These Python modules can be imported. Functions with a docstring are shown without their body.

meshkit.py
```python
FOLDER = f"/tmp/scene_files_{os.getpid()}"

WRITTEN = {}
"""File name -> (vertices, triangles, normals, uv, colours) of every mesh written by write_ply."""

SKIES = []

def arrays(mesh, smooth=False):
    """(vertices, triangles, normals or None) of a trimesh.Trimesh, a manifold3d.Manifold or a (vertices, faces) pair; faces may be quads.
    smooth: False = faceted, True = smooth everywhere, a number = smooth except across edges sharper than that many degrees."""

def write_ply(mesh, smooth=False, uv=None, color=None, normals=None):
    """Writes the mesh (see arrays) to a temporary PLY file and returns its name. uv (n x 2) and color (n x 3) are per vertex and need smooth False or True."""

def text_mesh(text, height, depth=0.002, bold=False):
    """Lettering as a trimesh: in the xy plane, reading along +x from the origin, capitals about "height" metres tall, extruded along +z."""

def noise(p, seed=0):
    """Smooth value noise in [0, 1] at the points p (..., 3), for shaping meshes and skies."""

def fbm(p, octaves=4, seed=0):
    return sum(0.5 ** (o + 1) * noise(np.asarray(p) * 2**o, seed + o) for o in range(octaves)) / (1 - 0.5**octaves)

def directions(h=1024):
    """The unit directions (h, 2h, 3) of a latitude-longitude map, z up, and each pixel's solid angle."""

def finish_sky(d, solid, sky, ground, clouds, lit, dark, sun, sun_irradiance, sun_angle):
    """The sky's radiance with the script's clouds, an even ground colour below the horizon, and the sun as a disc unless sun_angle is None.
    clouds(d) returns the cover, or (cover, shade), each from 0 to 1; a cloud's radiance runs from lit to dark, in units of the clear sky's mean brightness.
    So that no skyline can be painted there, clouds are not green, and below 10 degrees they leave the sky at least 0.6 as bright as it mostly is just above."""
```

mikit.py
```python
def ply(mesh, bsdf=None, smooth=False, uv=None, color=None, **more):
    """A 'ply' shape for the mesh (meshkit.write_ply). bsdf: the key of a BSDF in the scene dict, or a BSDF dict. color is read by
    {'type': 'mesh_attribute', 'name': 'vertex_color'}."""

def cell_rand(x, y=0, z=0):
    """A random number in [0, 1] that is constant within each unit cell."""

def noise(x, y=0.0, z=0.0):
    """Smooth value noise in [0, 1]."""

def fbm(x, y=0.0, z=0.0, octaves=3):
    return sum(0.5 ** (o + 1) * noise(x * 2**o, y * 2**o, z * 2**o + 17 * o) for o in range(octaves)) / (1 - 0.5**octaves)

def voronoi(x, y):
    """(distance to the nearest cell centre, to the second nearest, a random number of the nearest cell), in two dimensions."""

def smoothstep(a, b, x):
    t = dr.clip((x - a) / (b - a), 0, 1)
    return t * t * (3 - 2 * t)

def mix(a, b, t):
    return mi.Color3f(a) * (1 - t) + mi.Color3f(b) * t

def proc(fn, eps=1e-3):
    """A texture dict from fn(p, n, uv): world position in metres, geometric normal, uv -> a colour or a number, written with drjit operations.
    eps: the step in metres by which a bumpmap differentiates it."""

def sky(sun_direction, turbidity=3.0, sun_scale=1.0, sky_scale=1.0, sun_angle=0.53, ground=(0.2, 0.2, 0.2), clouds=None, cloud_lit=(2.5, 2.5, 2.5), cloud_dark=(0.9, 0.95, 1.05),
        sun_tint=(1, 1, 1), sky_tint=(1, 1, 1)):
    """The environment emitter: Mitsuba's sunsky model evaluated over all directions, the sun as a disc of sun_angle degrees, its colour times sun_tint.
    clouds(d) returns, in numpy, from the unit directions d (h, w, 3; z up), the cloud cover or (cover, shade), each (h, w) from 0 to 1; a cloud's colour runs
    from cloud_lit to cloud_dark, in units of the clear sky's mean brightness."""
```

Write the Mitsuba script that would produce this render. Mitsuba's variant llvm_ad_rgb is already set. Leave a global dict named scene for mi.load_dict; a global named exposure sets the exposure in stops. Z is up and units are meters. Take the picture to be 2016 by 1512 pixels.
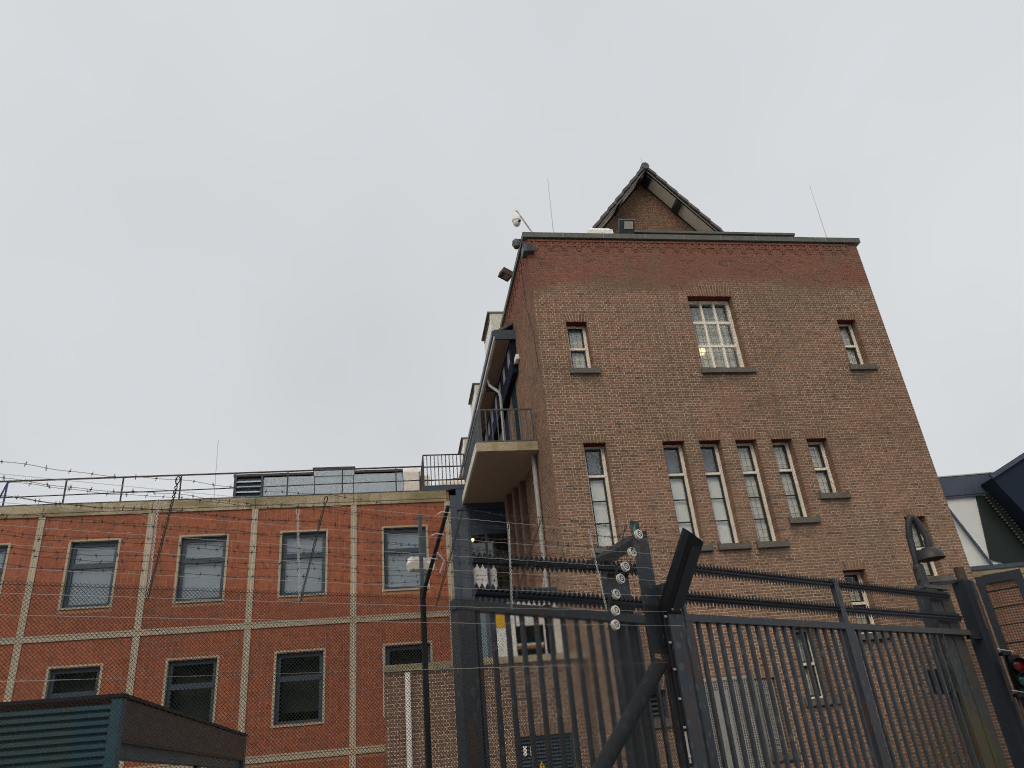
import math, random
import numpy as np
import drjit as dr
import mitsuba as mi
import mikit, meshkit
from mikit import proc, noise, fbm, mix, smoothstep, cell_rand

T4 = mi.ScalarTransform4f
scene, labels = {}, {}
rng = random.Random(7)

# ------------------------------------------------------------------ camera, sky, exposure
EYE = np.array([0.0, 0.0, 1.6])
yaw, pitch, roll = map(math.radians, (10.531, 26.540, -5.581))
FWD = np.array([math.sin(yaw) * math.cos(pitch), math.cos(yaw) * math.cos(pitch), math.sin(pitch)])
R0 = np.array([math.cos(yaw), -math.sin(yaw), 0.0])
U0 = np.cross(R0, FWD)
UPV = -math.sin(roll) * R0 + math.cos(roll) * U0
scene['camera'] = {'type': 'perspective', 'fov': 67.31, 'fov_axis': 'x', 'near_clip': 0.05, 'far_clip': 4000.0,
                   'to_world': T4().look_at(origin=EYE.tolist(), target=(EYE + FWD).tolist(), up=UPV.tolist())}


def overcast(d):
    x, y, z = d[..., 0], d[..., 1], np.maximum(d[..., 2], 0)
    k = 1.0 / (z + 0.35)
    p = np.stack([x * k * 1.15 + 3.0, y * k * 0.9, 0 * x], -1).reshape(-1, 3)
    n = (meshkit.fbm(p) + 0.45 * meshkit.fbm(p * 3.1 + 7)).reshape(x.shape)
    n = (n - n.min()) / (n.max() - n.min() + 1e-9)
    return np.ones_like(x), 0.02 + 0.80 * n


scene['sky'] = mikit.sky([-0.30, -0.66, 0.68], turbidity=4, sun_scale=0.3, sun_angle=34, clouds=overcast, sun_tint=(1, 0.99, 0.97),
                         cloud_lit=(2.27, 2.34, 2.41), cloud_dark=(1.76, 1.825, 1.90), ground=(0.22, 0.215, 0.20))
exposure = 1.66


# ------------------------------------------------------------------ materials
def tw(b):
    return {'type': 'twosided', 'nested': b}


def plain(key, rgb, rough=0.6, spec=0.35, metal=0.0, **kw):
    scene[key] = tw({'type': 'principled', 'base_color': {'type': 'rgb', 'value': list(rgb)}, 'roughness': rough, 'specular': spec, 'metallic': metal, **kw})


def procmat(key, fn, rough=0.8, spec=0.25, bump=None, metal=0.0):
    b = {'type': 'principled', 'base_color': proc(fn), 'roughness': rough, 'specular': spec, 'metallic': metal}
    if bump:
        b = {'type': 'bumpmap', 'arbitrary': proc(bump[0], 2e-3), 'scale': bump[1], 'bsdf': b}
    scene[key] = tw(b)


STAINS = [(4.27, 4.95, 9.65), (7.48, 8.83, 9.62), (11.36, 12.08, 9.66), (4.27, 4.95, 5.44), (6.11, 6.80, 5.37), (6.98, 7.67, 5.37), (7.86, 8.56, 5.37),
          (8.74, 9.43, 5.87), (9.62, 10.31, 6.40), (9.61, 10.31, 3.35), (11.46, 12.16, 4.43)]


def stain(p):
    m = mi.Float(0)
    for a, b, z in STAINS:
        x = smoothstep(a - .06, a + .03, p.x) * (1 - smoothstep(b - .03, b + .08, p.x))
        m = dr.maximum(m, x * smoothstep(z - .42, z - .12, p.z) * (1 - smoothstep(z + .02, z + .03, p.z)))
    return m * smoothstep(0.25, 0.6, fbm(p.x * 5, p.z * 4, 2.2)) + 0.35 * smoothstep(0.6, 0.85, fbm(p.x * 2.2 + p.y * 2.2, p.z * 0.35, 7.7)) * (1 - m)


def brick_fn(p, n, uv):
    r, q = uv.x, uv.y
    h = p.x + p.y
    patch = smoothstep(0.36, 0.68, fbm(h * 0.9, p.z * 1.4, 1.7))
    top = smoothstep(12.15, 12.75, p.z + 0.5 * noise(h * 0.9, p.z * 1.5, 3.0)) * (1 - smoothstep(13.75, 13.85, p.z))
    low = 1 - smoothstep(4.0, 9.0, p.z)
    c = mix((0.130, 0.083, 0.059), (0.196, 0.110, 0.080), dr.clip(patch * 0.55 + (r - 0.4) * 0.9, 0, 1))
    c = mix(c, mi.Color3f(0.235, 0.148, 0.112), low * (0.30 + 0.3 * q))
    c = mix(c, mi.Color3f(0.18, 0.074, 0.058), top * (0.5 + 0.4 * q))
    c = mix(c, mi.Color3f(0.085, 0.066, 0.06), dr.select(q > 0.93, 0.75, 0.0))
    c = mix(c, mi.Color3f(0.12, 0.098, 0.07), smoothstep(0.55, 0.8, fbm(h * 1.3 + 9, p.z * 0.9, 6.2)) * 0.5)
    c = mix(c, mi.Color3f(0.075, 0.066, 0.056), 0.6 * stain(p))
    return c * (0.72 + 0.56 * noise(p.x * 38 + 5, p.y * 38, p.z * 60)) * mi.Color3f(1.28, 1.27, 1.24)


def mortar_fn(p, n, uv):
    h = p.x + p.y
    top = smoothstep(12.1, 12.7, p.z + 0.7 * noise(h * 0.8, p.z * 1.3, 3.0)) * (1 - smoothstep(13.75, 13.85, p.z))
    c = mix((0.57, 0.47, 0.375), (0.44, 0.34, 0.265), smoothstep(0.45, 0.75, fbm(h * 0.5 + 2, p.z * 0.8, 4.4)))
    c = mix(c, mi.Color3f(0.19, 0.085, 0.065), top * 0.8)
    c = mix(c, mi.Color3f(0.22, 0.19, 0.16), 0.75 * stain(p))
    return c * (0.75 + 0.5 * noise(p.x * 9, p.y * 9, p.z * 17))


def annexbrick_fn(p, n, uv):
    c = mix((0.17, 0.105, 0.08), (0.23, 0.155, 0.12), uv.x)
    c = mix(c, mi.Color3f(0.10, 0.075, 0.065), dr.select(uv.y > 0.86, 0.7, 0.0))
    c = mix(c, mi.Color3f(0.19, 0.10, 0.075), smoothstep(0.5, 0.7, fbm(p.x * 0.8, p.z * 0.7, 2.0)) * 0.6)
    return c * (0.75 + 0.5 * noise(p.x * 40, p.y * 40, p.z * 55))


def tile_fn(p, n, uv):
    c = mix((0.330, 0.098, 0.048), (0.25, 0.076, 0.042), uv.x * 0.55 + 0.45 * smoothstep(0.35, 0.7, fbm(p.x * 0.35, p.z * 0.5, 8.0)))
    c = mix(c, mi.Color3f(0.36, 0.12, 0.055), dr.select(uv.y > 0.85, 0.35, 0.0))
    bay = cell_rand(dr.floor((p.x + 0.87) / 2.58), dr.floor((p.z - 2.33) / 3.03))
    c = c * (0.9 + 0.2 * bay)
    run = smoothstep(0.58, 0.85, noise(p.x * 6.5, p.z * 0.45, 3.3))
    c = mix(c, mi.Color3f(0.17, 0.065, 0.042), 0.45 * run)
    return c * (0.86 + 0.28 * noise(p.x * 14, p.y * 14, p.z * 9))


def concrete_fn(p, n, uv):
    m = fbm(p.x * 1.3 + p.y, p.z * 5.0, 3.0)
    c = mix((0.42, 0.365, 0.265), (0.27, 0.235, 0.15), smoothstep(0.35, 0.7, m))
    streak = smoothstep(0.55, 0.85, noise(p.x * 7 + p.y * 7, p.z * 0.7, 1.0))
    return mix(c, mi.Color3f(0.20, 0.175, 0.10), streak * 0.4) * (0.8 + 0.4 * noise(p.x * 45, p.y * 45, p.z * 45))


def stone_fn(p, n, uv):
    c = mix((0.17, 0.16, 0.14), (0.10, 0.098, 0.09), fbm(p.x * 3, p.y * 3, p.z * 6))
    return c * (0.8 + 0.4 * noise(p.x * 50, p.y * 50, p.z * 50))


def coping_fn(p, n, uv):
    c = mix((0.080, 0.090, 0.088), (0.13, 0.14, 0.133), fbm(p.x * 1.2, p.y * 1.2, p.z * 3))
    return c * (0.85 + 0.3 * noise(p.x * 20, p.y * 20, p.z * 8))


def gate_fn(p, n, uv):
    alg = smoothstep(7.6, 11.0, p.x + 0.6 * noise(p.x * 3, p.z * 0.9, p.y * 3)) * smoothstep(0.30, 0.62, fbm(p.x * 2.1 + p.y * 2.1, p.z * 0.8, 1.0))
    low = (1 - smoothstep(1.2, 2.6, p.z)) * 0.45 + 0.55
    c = mix((0.024, 0.033, 0.047), (0.040, 0.050, 0.067), fbm(p.x * 4, p.y * 4, p.z * 1.5))
    c = mix(c, mi.Color3f(0.05, 0.045, 0.035), 0.6 * smoothstep(0.62, 0.8, fbm(p.x * 9, p.y * 9, p.z * 2.5)))
    c = mix(c, mi.Color3f(0.085, 0.092, 0.10), 0.7 * smoothstep(0.72, 0.8, noise(p.x * 26, p.y * 26, p.z * 9)))
    c = mix(c, mi.Color3f(0.075, 0.034, 0.018), 0.7 * smoothstep(0.70, 0.86, noise(p.x * 17 + 3, p.y * 17, p.z * 1.6)))
    return mix(c, mi.Color3f(0.062, 0.056, 0.026), alg * low) * (0.9 + 0.2 * noise(p.x * 60, p.y * 60, p.z * 12))


def navy_fn(p, n, uv):
    c = mix((0.044, 0.066, 0.108), (0.060, 0.088, 0.132), fbm(p.x * 1.5, p.y * 1.5, p.z * 0.7))
    return c * (0.92 + 0.16 * noise(p.x * 25, p.y * 25, p.z * 5))


def shed_fn(p, n, uv):
    c = mix((0.018, 0.066, 0.100), (0.030, 0.090, 0.126), fbm(p.x * 2.5, p.y * 2, p.z * 6))
    return mix(c, mi.Color3f(0.05, 0.07, 0.06), smoothstep(0.55, 0.8, noise(p.x * 5, p.y, p.z * 1.3)) * 0.5)


def wood_fn(p, n, uv):
    g = dr.abs(p.x * 7.0 - dr.floor(p.x * 7.0) - 0.5)
    c = mix((0.21, 0.155, 0.115), (0.29, 0.22, 0.17), noise(p.x * 30, p.y * 1.5, p.z * 3))
    return c * (0.55 + 0.45 * smoothstep(0.0, 0.06, dr.abs(g - 0.5) + 0.02))


def soffit_fn(p, n, uv):
    c = mix((0.40, 0.335, 0.275), (0.31, 0.26, 0.21), fbm(p.x * 1.4, p.y * 0.9, 4.0))
    return c * (0.92 + 0.16 * noise(p.x * 30, p.y * 30, p.z))


def rooftile_fn(p, n, uv):
    c = mix((0.095, 0.088, 0.090), (0.15, 0.138, 0.130), uv.x)
    return c * (0.8 + 0.4 * noise(p.x * 18, p.y * 18, p.z * 18))


def rust_fn(p, n, uv):
    c = mix((0.085, 0.050, 0.040), (0.075, 0.064, 0.058), fbm(p.y * 0.6, p.z * 3, p.x))
    return c * (0.8 + 0.4 * noise(p.x * 20, p.y * 9, p.z * 20))


def ground_fn(p, n, uv):
    gx, gy = p.x / 0.2, p.y / 0.1
    j = smoothstep(0.04, 0.08, dr.minimum(dr.abs(gx - dr.round(gx)), dr.abs(gy - dr.round(gy))))
    c = mix((0.22, 0.21, 0.195), (0.31, 0.295, 0.275), cell_rand(dr.floor(gx), dr.floor(gy)))
    return c * (0.5 + 0.5 * j) * (0.7 + 0.6 * fbm(p.x * 0.4, p.y * 0.4, 1.0))


def farbrick_fn(p, n, uv):
    h = dr.select(dr.abs(n.x) > 0.7, p.y, p.x * 0.99 - p.y * 0.139)
    row = dr.floor(p.z / 0.065)
    gx = h / 0.22 + 0.5 * (row - 2 * dr.floor(row / 2))
    fx, fz = gx - dr.floor(gx), p.z / 0.065 - row
    j = dr.minimum(smoothstep(0.02, 0.06, dr.minimum(fx, 1 - fx)), smoothstep(0.08, 0.2, dr.minimum(fz, 1 - fz)))
    c = mix((0.17, 0.085, 0.06), (0.25, 0.12, 0.085), cell_rand(dr.floor(gx), row))
    return mix((0.28, 0.21, 0.16), c, j)


procmat('m_brick', brick_fn, 0.9, 0.2)
procmat('m_mortar', mortar_fn, 0.95, 0.1)
procmat('m_annexbrick', annexbrick_fn, 0.9, 0.2)
procmat('m_tile', tile_fn, 0.55, 0.3)
procmat('m_concrete', concrete_fn, 0.92, 0.15)
def pillar_fn(p, n, uv):
    c = mix((0.47, 0.42, 0.335), (0.38, 0.335, 0.26), fbm(p.x * 2 + p.z * 0.4, p.z * 1.6, 5.0))
    return c * (0.9 + 0.2 * noise(p.x * 40, p.y * 40, p.z * 40))


procmat('m_pillar', pillar_fn, 0.9, 0.15)
procmat('m_stone', stone_fn, 0.85, 0.2)
procmat('m_coping', coping_fn, 0.6, 0.4)
procmat('m_gate', gate_fn, 0.48, 0.32)
plain('m_navygate', (0.020, 0.028, 0.042), 0.5, 0.3)
procmat('m_navy', navy_fn, 0.4, 0.45)
procmat('m_shed', shed_fn, 0.45, 0.4)
procmat('m_wood', wood_fn, 0.75, 0.2)
procmat('m_soffit', soffit_fn, 0.9, 0.15)
procmat('m_rooftile', rooftile_fn, 0.7, 0.3)
procmat('m_rust', rust_fn, 0.7, 0.25)
procmat('m_ground', ground_fn, 0.9, 0.2)
procmat('m_farbrick', farbrick_fn, 0.9, 0.15)
plain('m_tilejoint', (0.40, 0.215, 0.135), 0.9, 0.1)
plain('m_white', (0.80, 0.78, 0.71), 0.45, 0.4)
plain('m_cream', (0.60, 0.60, 0.53), 0.6, 0.3)
plain('m_sash', (0.018, 0.026, 0.027), 0.35, 0.5)
plain('m_lead', (0.05, 0.055, 0.055), 0.5, 0.4)
plain('m_lintel', (0.105, 0.022, 0.017), 0.8, 0.15)
plain('m_dark', (0.012, 0.014, 0.018), 0.7, 0.2)
plain('m_black', (0.010, 0.012, 0.017), 0.5, 0.25)
plain('m_chain', (0.020, 0.026, 0.026), 0.5, 0.35)
plain('m_barb', (0.055, 0.048, 0.044), 0.7, 0.3)
plain('m_galv', (0.48, 0.48, 0.46), 0.45, 0.5, 0.35)
plain('m_cagewire', (0.42, 0.42, 0.40), 0.5, 0.4)
plain('m_board', (0.46, 0.53, 0.55), 0.6, 0.3)
plain('m_galvdark', (0.22, 0.22, 0.205), 0.5, 0.4, 0.3)
plain('m_railing', (0.060, 0.075, 0.092), 0.45, 0.4)
plain('m_redrail', (0.055, 0.052, 0.055), 0.55, 0.35)
plain('m_deepnavy', (0.010, 0.015, 0.030), 0.85, 0.08)
plain('m_hood', (0.010, 0.022, 0.044), 0.6, 0.2)
plain('m_lampgrey', (0.030, 0.034, 0.040), 0.45, 0.35)
plain('m_sidedoor', (0.008, 0.022, 0.030), 0.85, 0.08)
plain('m_winblue', (0.035, 0.060, 0.092), 0.4, 0.45)
plain('m_panel', (0.42, 0.53, 0.63), 0.8, 0.12)
plain('m_eavecream', (0.78, 0.74, 0.62), 0.7, 0.2)
plain('m_palewhite', (0.74, 0.74, 0.71), 0.55, 0.3)
plain('m_bluesteel', (0.030, 0.045, 0.080), 0.35, 0.4)
plain('m_whiteplastic', (0.80, 0.80, 0.79), 0.4, 0.45)
plain('m_insulator', (0.62, 0.62, 0.60), 0.35, 0.5)
plain('m_blind', (0.66, 0.73, 0.74), 0.8, 0.2)
plain('m_curtain', (0.55, 0.58, 0.535), 0.9, 0.1)
plain('m_room', (0.40, 0.43, 0.42), 0.9, 0.1)
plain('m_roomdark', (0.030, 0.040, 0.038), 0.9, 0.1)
plain('m_blindblue', (0.185, 0.25, 0.31), 0.85, 0.15)
plain('m_yellow', (0.72, 0.42, 0.02), 0.5, 0.3)
plain('m_orange', (0.40, 0.16, 0.04), 0.6, 0.3)
plain('m_green', (0.01, 0.22, 0.12), 0.4, 0.4)
plain('m_redlens', (0.11, 0.010, 0.010), 0.2, 0.5)
plain('m_greenlens', (0.004, 0.08, 0.07), 0.2, 0.5)
plain('m_brown', (0.085, 0.055, 0.045), 0.7, 0.2)
plain('m_bluerail', (0.03, 0.05, 0.20), 0.5, 0.3)
plain('m_glazing', (0.70, 0.76, 0.79), 0.35, 0.5)
plain('m_darkglazing', (0.018, 0.028, 0.028), 0.3, 0.25)
plain('m_pipe', (0.36, 0.37, 0.37), 0.5, 0.35)
scene['m_glass'] = {'type': 'thindielectric', 'int_ior': 1.6}


# ------------------------------------------------------------------ mesh helpers
class Pl:
    """A vertical plane frame: u along it, d out of it, z up."""
    def __init__(s, O, e, n):
        s.O, s.e, s.n = (np.array(v, float) for v in (O, e, n))

    def w(s, u, d, z):
        return s.O + s.e * u + s.n * d + np.array([0, 0, z])


def angled(az, dist):
    t = math.radians(az)
    n = np.array([math.sin(t), -math.cos(t), 0])
    return Pl(-n * dist, [math.cos(t), math.sin(t), 0], n)


WORLD = Pl([0, 0, 0], [1, 0, 0], [0, 1, 0])
TW = Pl([0, 15.4, 0], [1, 0, 0], [0, -1, 0])          # tower front
TWW = Pl([0, 15.465, 0], [1, 0, 0], [0, -1, 0])         # window plane, set back in the reveals
SIDE = Pl([3.58, 0, 0], [0, 1, 0], [-1, 0, 0])        # tower left side: u is world y
AN = Pl([0, 15.2, 0], [1, 0, 0], [0, -1, 0])          # low brick annex front
RED = Pl([0, 20.5, 0], [1, 0, 0], [0, -1, 0])         # tiled building front
FEN = angled(24, 6.6)                                 # perimeter fence line
GAT = angled(29, 6.9)                                 # sliding gate line
RBL = angled(-8, 20.0)                                # glass building on the right
MGT = angled(-43, 18.5636)                            # pedestrian gate leaf

QF = np.array([[0, 1, 2, 3], [7, 6, 5, 4], [0, 4, 5, 1], [1, 5, 6, 2], [2, 6, 7, 3], [3, 7, 4, 0]])
BOXF = np.vstack([QF[:, [0, 1, 2]], QF[:, [0, 2, 3]]])


class MB:
    def __init__(s):
        s.V, s.F, s.U, s.n = [], [], [], 0

    def raw(s, v, f, uv=(0.5, 0.5)):
        v = np.asarray(v, float)
        s.V.append(v); s.F.append(np.asarray(f, int) + s.n); s.U.append(np.tile(np.asarray(uv, float), (len(v), 1)) if np.ndim(uv) == 1 else uv)
        s.n += len(v)
        return s

    def hexa(s, P, uv=(0.5, 0.5)):
        return s.raw(P, BOXF, uv)

    def box(s, pl, u0, u1, d0, d1, z0, z1, uv=(0.5, 0.5)):
        return s.hexa([pl.w(u, d, z) for z in (z0, z1) for u, d in ((u0, d0), (u1, d0), (u1, d1), (u0, d1))], uv)

    def bar(s, a, b, wx, wy, up=(0, 0, 1), uv=(0.5, 0.5)):
        """A straight bar from a to b, wx wide sideways and wy deep along up."""
        a, b = np.array(a, float), np.array(b, float)
        t = (b - a) / np.linalg.norm(b - a)
        x = np.cross(t, up)
        if np.linalg.norm(x) < 1e-6:
            x = np.cross(t, (0, 1, 0))
        x /= np.linalg.norm(x)
        y = np.cross(x, t)
        return s.hexa([c + x * i * wx / 2 + y * j * wy / 2 for c in (a, b) for i, j in ((-1, -1), (1, -1), (1, 1), (-1, 1))], uv)

    def tube(s, pts, r, k=8, cap=True, uv=(0.5, 0.5)):
        pts = np.asarray(pts, float)
        m = len(pts)
        rr = np.broadcast_to(np.asarray(r, float), (m,))
        T = np.gradient(pts, axis=0)
        T /= np.linalg.norm(T, axis=1, keepdims=True) + 1e-12
        x = np.cross(T[0], (0, 0, 1.0))
        if np.linalg.norm(x) < 1e-3:
            x = np.cross(T[0], (0, 1.0, 0))
        ang = np.arange(k) * 2 * np.pi / k
        rings = []
        for i in range(m):
            x = x - T[i] * (x @ T[i])
            x /= np.linalg.norm(x)
            y = np.cross(T[i], x)
            rings.append(pts[i] + rr[i] * (np.cos(ang)[:, None] * x + np.sin(ang)[:, None] * y))
        v = np.vstack(rings)
        f = []
        for i in range(m - 1):
            for j in range(k):
                a, b = i * k + j, i * k + (j + 1) % k
                f += [[a, b, b + k], [a, b + k, a + k]]
        if cap:
            v = np.vstack([v, pts[0], pts[-1]])
            for j in range(k):
                f += [[len(v) - 2, (j + 1) % k, j], [len(v) - 1, (m - 1) * k + j, (m - 1) * k + (j + 1) % k]]
        return s.raw(v, f, uv)

    def lathe(s, prof, c, axis=(0, 0, 1), k=20, uv=(0.5, 0.5)):
        """prof: (radius, height along axis) pairs."""
        a = np.array(axis, float); a /= np.linalg.norm(a)
        x = np.cross(a, (0.3, 0.9, 0.2)); x /= np.linalg.norm(x)
        y = np.cross(a, x)
        ang = np.arange(k) * 2 * np.pi / k
        v = np.vstack([np.array(c) + a * h + r * (np.cos(ang)[:, None] * x + np.sin(ang)[:, None] * y) for r, h in prof])
        f = []
        for i in range(len(prof) - 1):
            for j in range(k):
                p, q = i * k + j, i * k + (j + 1) % k
                f += [[p, q, q + k], [p, q + k, p + k]]
        return s.raw(v, f, uv)

    def prism(s, pl, poly, d0, d1, uv=(0.5, 0.5)):
        """A convex polygon of (u, z) in the frame, from depth d0 to d1."""
        n = len(poly)
        v = [pl.w(u, d0, z) for u, z in poly] + [pl.w(u, d1, z) for u, z in poly]
        f = [[0, i, i + 1] for i in range(1, n - 1)] + [[n, n + i + 1, n + i] for i in range(1, n - 1)]
        for i in range(n):
            j = (i + 1) % n
            f += [[i, j, n + j], [i, n + j, n + i]]
        return s.raw(v, f, uv)

    def quad(s, P, uv=(0.5, 0.5)):
        return s.raw(P, [[0, 1, 2], [0, 2, 3]], uv)

    def mesh(s):
        return np.vstack(s.V), np.vstack(s.F)

    def uvs(s):
        return np.vstack(s.U)


def numbered(key):
    if key not in scene and key not in labels:
        return key
    i = 1
    while f'{key}_{i:03d}' in scene or f'{key}_{i:03d}' in labels:
        i += 1
    return f'{key}_{i:03d}'


def add(key, mb, mat, smooth=False, uv=False, label=None, cat=None, group=None, kind=None):
    key = numbered(key)
    scene[key] = mikit.ply(mb.mesh(), mat, smooth=smooth, uv=mb.uvs() if uv else None)
    tag(key, label, cat, group, kind)
    return key


def tag(key, label=None, cat=None, group=None, kind=None):
    d = {k: v for k, v in dict(label=label, category=cat, group=group, kind=kind).items() if v}
    if d:
        labels[key] = d


def thing(name, label, cat, group=None):
    key = numbered(name)
    tag(key, label, cat, group)
    return key


# ------------------------------------------------------------------ masonry
def cut(a, b, blocks):
    """[a, b] minus the blocked intervals -> list of (a, b, touches_left, touches_right)."""
    segs = [(a, b, False, False)]
    for p, q in blocks:
        out = []
        for x, y, l, r in segs:
            if q <= x or p >= y:
                out.append((x, y, l, r))
                continue
            if p > x:
                out.append((x, p, l, True))
            if q < y:
                out.append((q, y, True, r))
        segs = out
    return segs


def lay_bricks(pl, u0, u1, z0, z1, openings, arches, course=0.0651, stretcher=0.22, joint=0.0120, depth=0.09, reveal=0.25, seed=1, bond='english', limit=None, even=0):
    """Yields (corners, (r, q), length) for every brick. limit(z) -> (ulo, uhi) trims the courses (a gable)."""
    g = random.Random(seed)
    k = 0
    z = z0
    while z + course * 0.6 < z1:
        zm = z + course / 2
        blocks = [(o[0], o[1]) for o in openings if o[2] < zm < o[3]]
        edges = blocks[:]
        for (a, b, zb, h, sp) in arches:
            if zb < zm < zb + h:
                t = (zm - zb) / h * sp
                blocks.append((a - t, b + t))
        lo, hi = (u0, u1) if limit is None else limit(zm)
        head = (k + even) % 2 == 1 and bond == 'english'
        step = stretcher / 2 if head else stretcher
        off = stretcher / 4 if head else 0
        u = u0 - off
        while u < u1:
            a, b = u + joint / 2 + g.uniform(-.003, .003), u + step - joint / 2 + g.uniform(-.003, .003)
            u += step
            a, b = max(a, lo), min(b, hi)
            for p, q in [*blocks, (hi, 1e9), (-1e9, lo)]:       # no slivers beside an opening or a corner
                if abs(b - p) < .058:
                    b = p
                if abs(a - q) < .058:
                    a = q
            if b - a < 0.03:
                continue
            for x, y, l, r in cut(a, b, blocks):
                if y - x < 0.028:
                    continue
                touch = any(abs(x - e[1]) < 1e-6 or abs(y - e[0]) < 1e-6 for e in edges)
                zz0, zz1 = z + joint / 2 + g.uniform(-.0015, .0015), z + course - joint / 2 + g.uniform(-.0015, .0015)
                f = g.uniform(-.0012, .002)
                dz = g.uniform(-.0015, .0015)
                bk = -reveal if touch else -depth
                P = [pl.w(uu, dd, zq + (dz if uu == y else 0)) for zq in (zz0, zz1) for uu, dd in ((x, f), (y, f), (y, bk), (x, bk))]
                yield P, (g.random(), g.random()), y - x
        z += course
        k += 1


def backing(mb, pl, u0, u1, z0, z1, openings, rec=0.004, reveal=0.2):
    us = sorted({u0, u1, *[c for o in openings for c in o[:2]]})
    zs = sorted({z0, z1, *[c for o in openings for c in o[2:4]]})
    for a, b in zip(us, us[1:]):
        for c, e in zip(zs, zs[1:]):
            um, zm = (a + b) / 2, (c + e) / 2
            if any(o[0] < um < o[1] and o[2] < zm < o[3] for o in openings):
                continue
            mb.quad([pl.w(a, -rec, c), pl.w(b, -rec, c), pl.w(b, -rec, e), pl.w(a, -rec, e)])
    for a, b, c, e in [o[:4] for o in openings]:
        for x, s in ((a, -1), (b, 1)):
            x += s * rec
            mb.quad([pl.w(x, -rec, c), pl.w(x, -reveal - .25, c), pl.w(x, -reveal - .25, e), pl.w(x, -rec, e)])
        for zz in (c, e):
            mb.quad([pl.w(a, -rec, zz), pl.w(b, -rec, zz), pl.w(b, -reveal - .25, zz), pl.w(a, -reveal - .25, zz)])


def place_bricks(holder, sub, rest, bricks, mat, keep, n=300):
    """The n nearest to the camera that pass keep() become parts, the others one part."""
    c = [(np.linalg.norm(np.mean(P, 0) - EYE), i) for i, (P, uv, L) in enumerate(bricks) if keep(np.mean(P, 0), L)]
    chosen = {i for _, i in sorted(c)[:n]}
    many = MB()
    for i, (P, uv, L) in enumerate(bricks):
        if i in chosen:
            add(f'{holder}__{sub}', MB().hexa(P, uv), mat, uv=True)
        else:
            many.hexa(P, uv)
    add(f'{holder}__{rest}', many, mat, uv=True, kind='stuff')


# ------------------------------------------------------------------ ground
g = MB()
g.quad([[-400, -400, 0], [400, -400, 0], [400, 400, 0], [-400, 400, 0]])
add('ground', g, 'm_ground', kind='structure')

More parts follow.
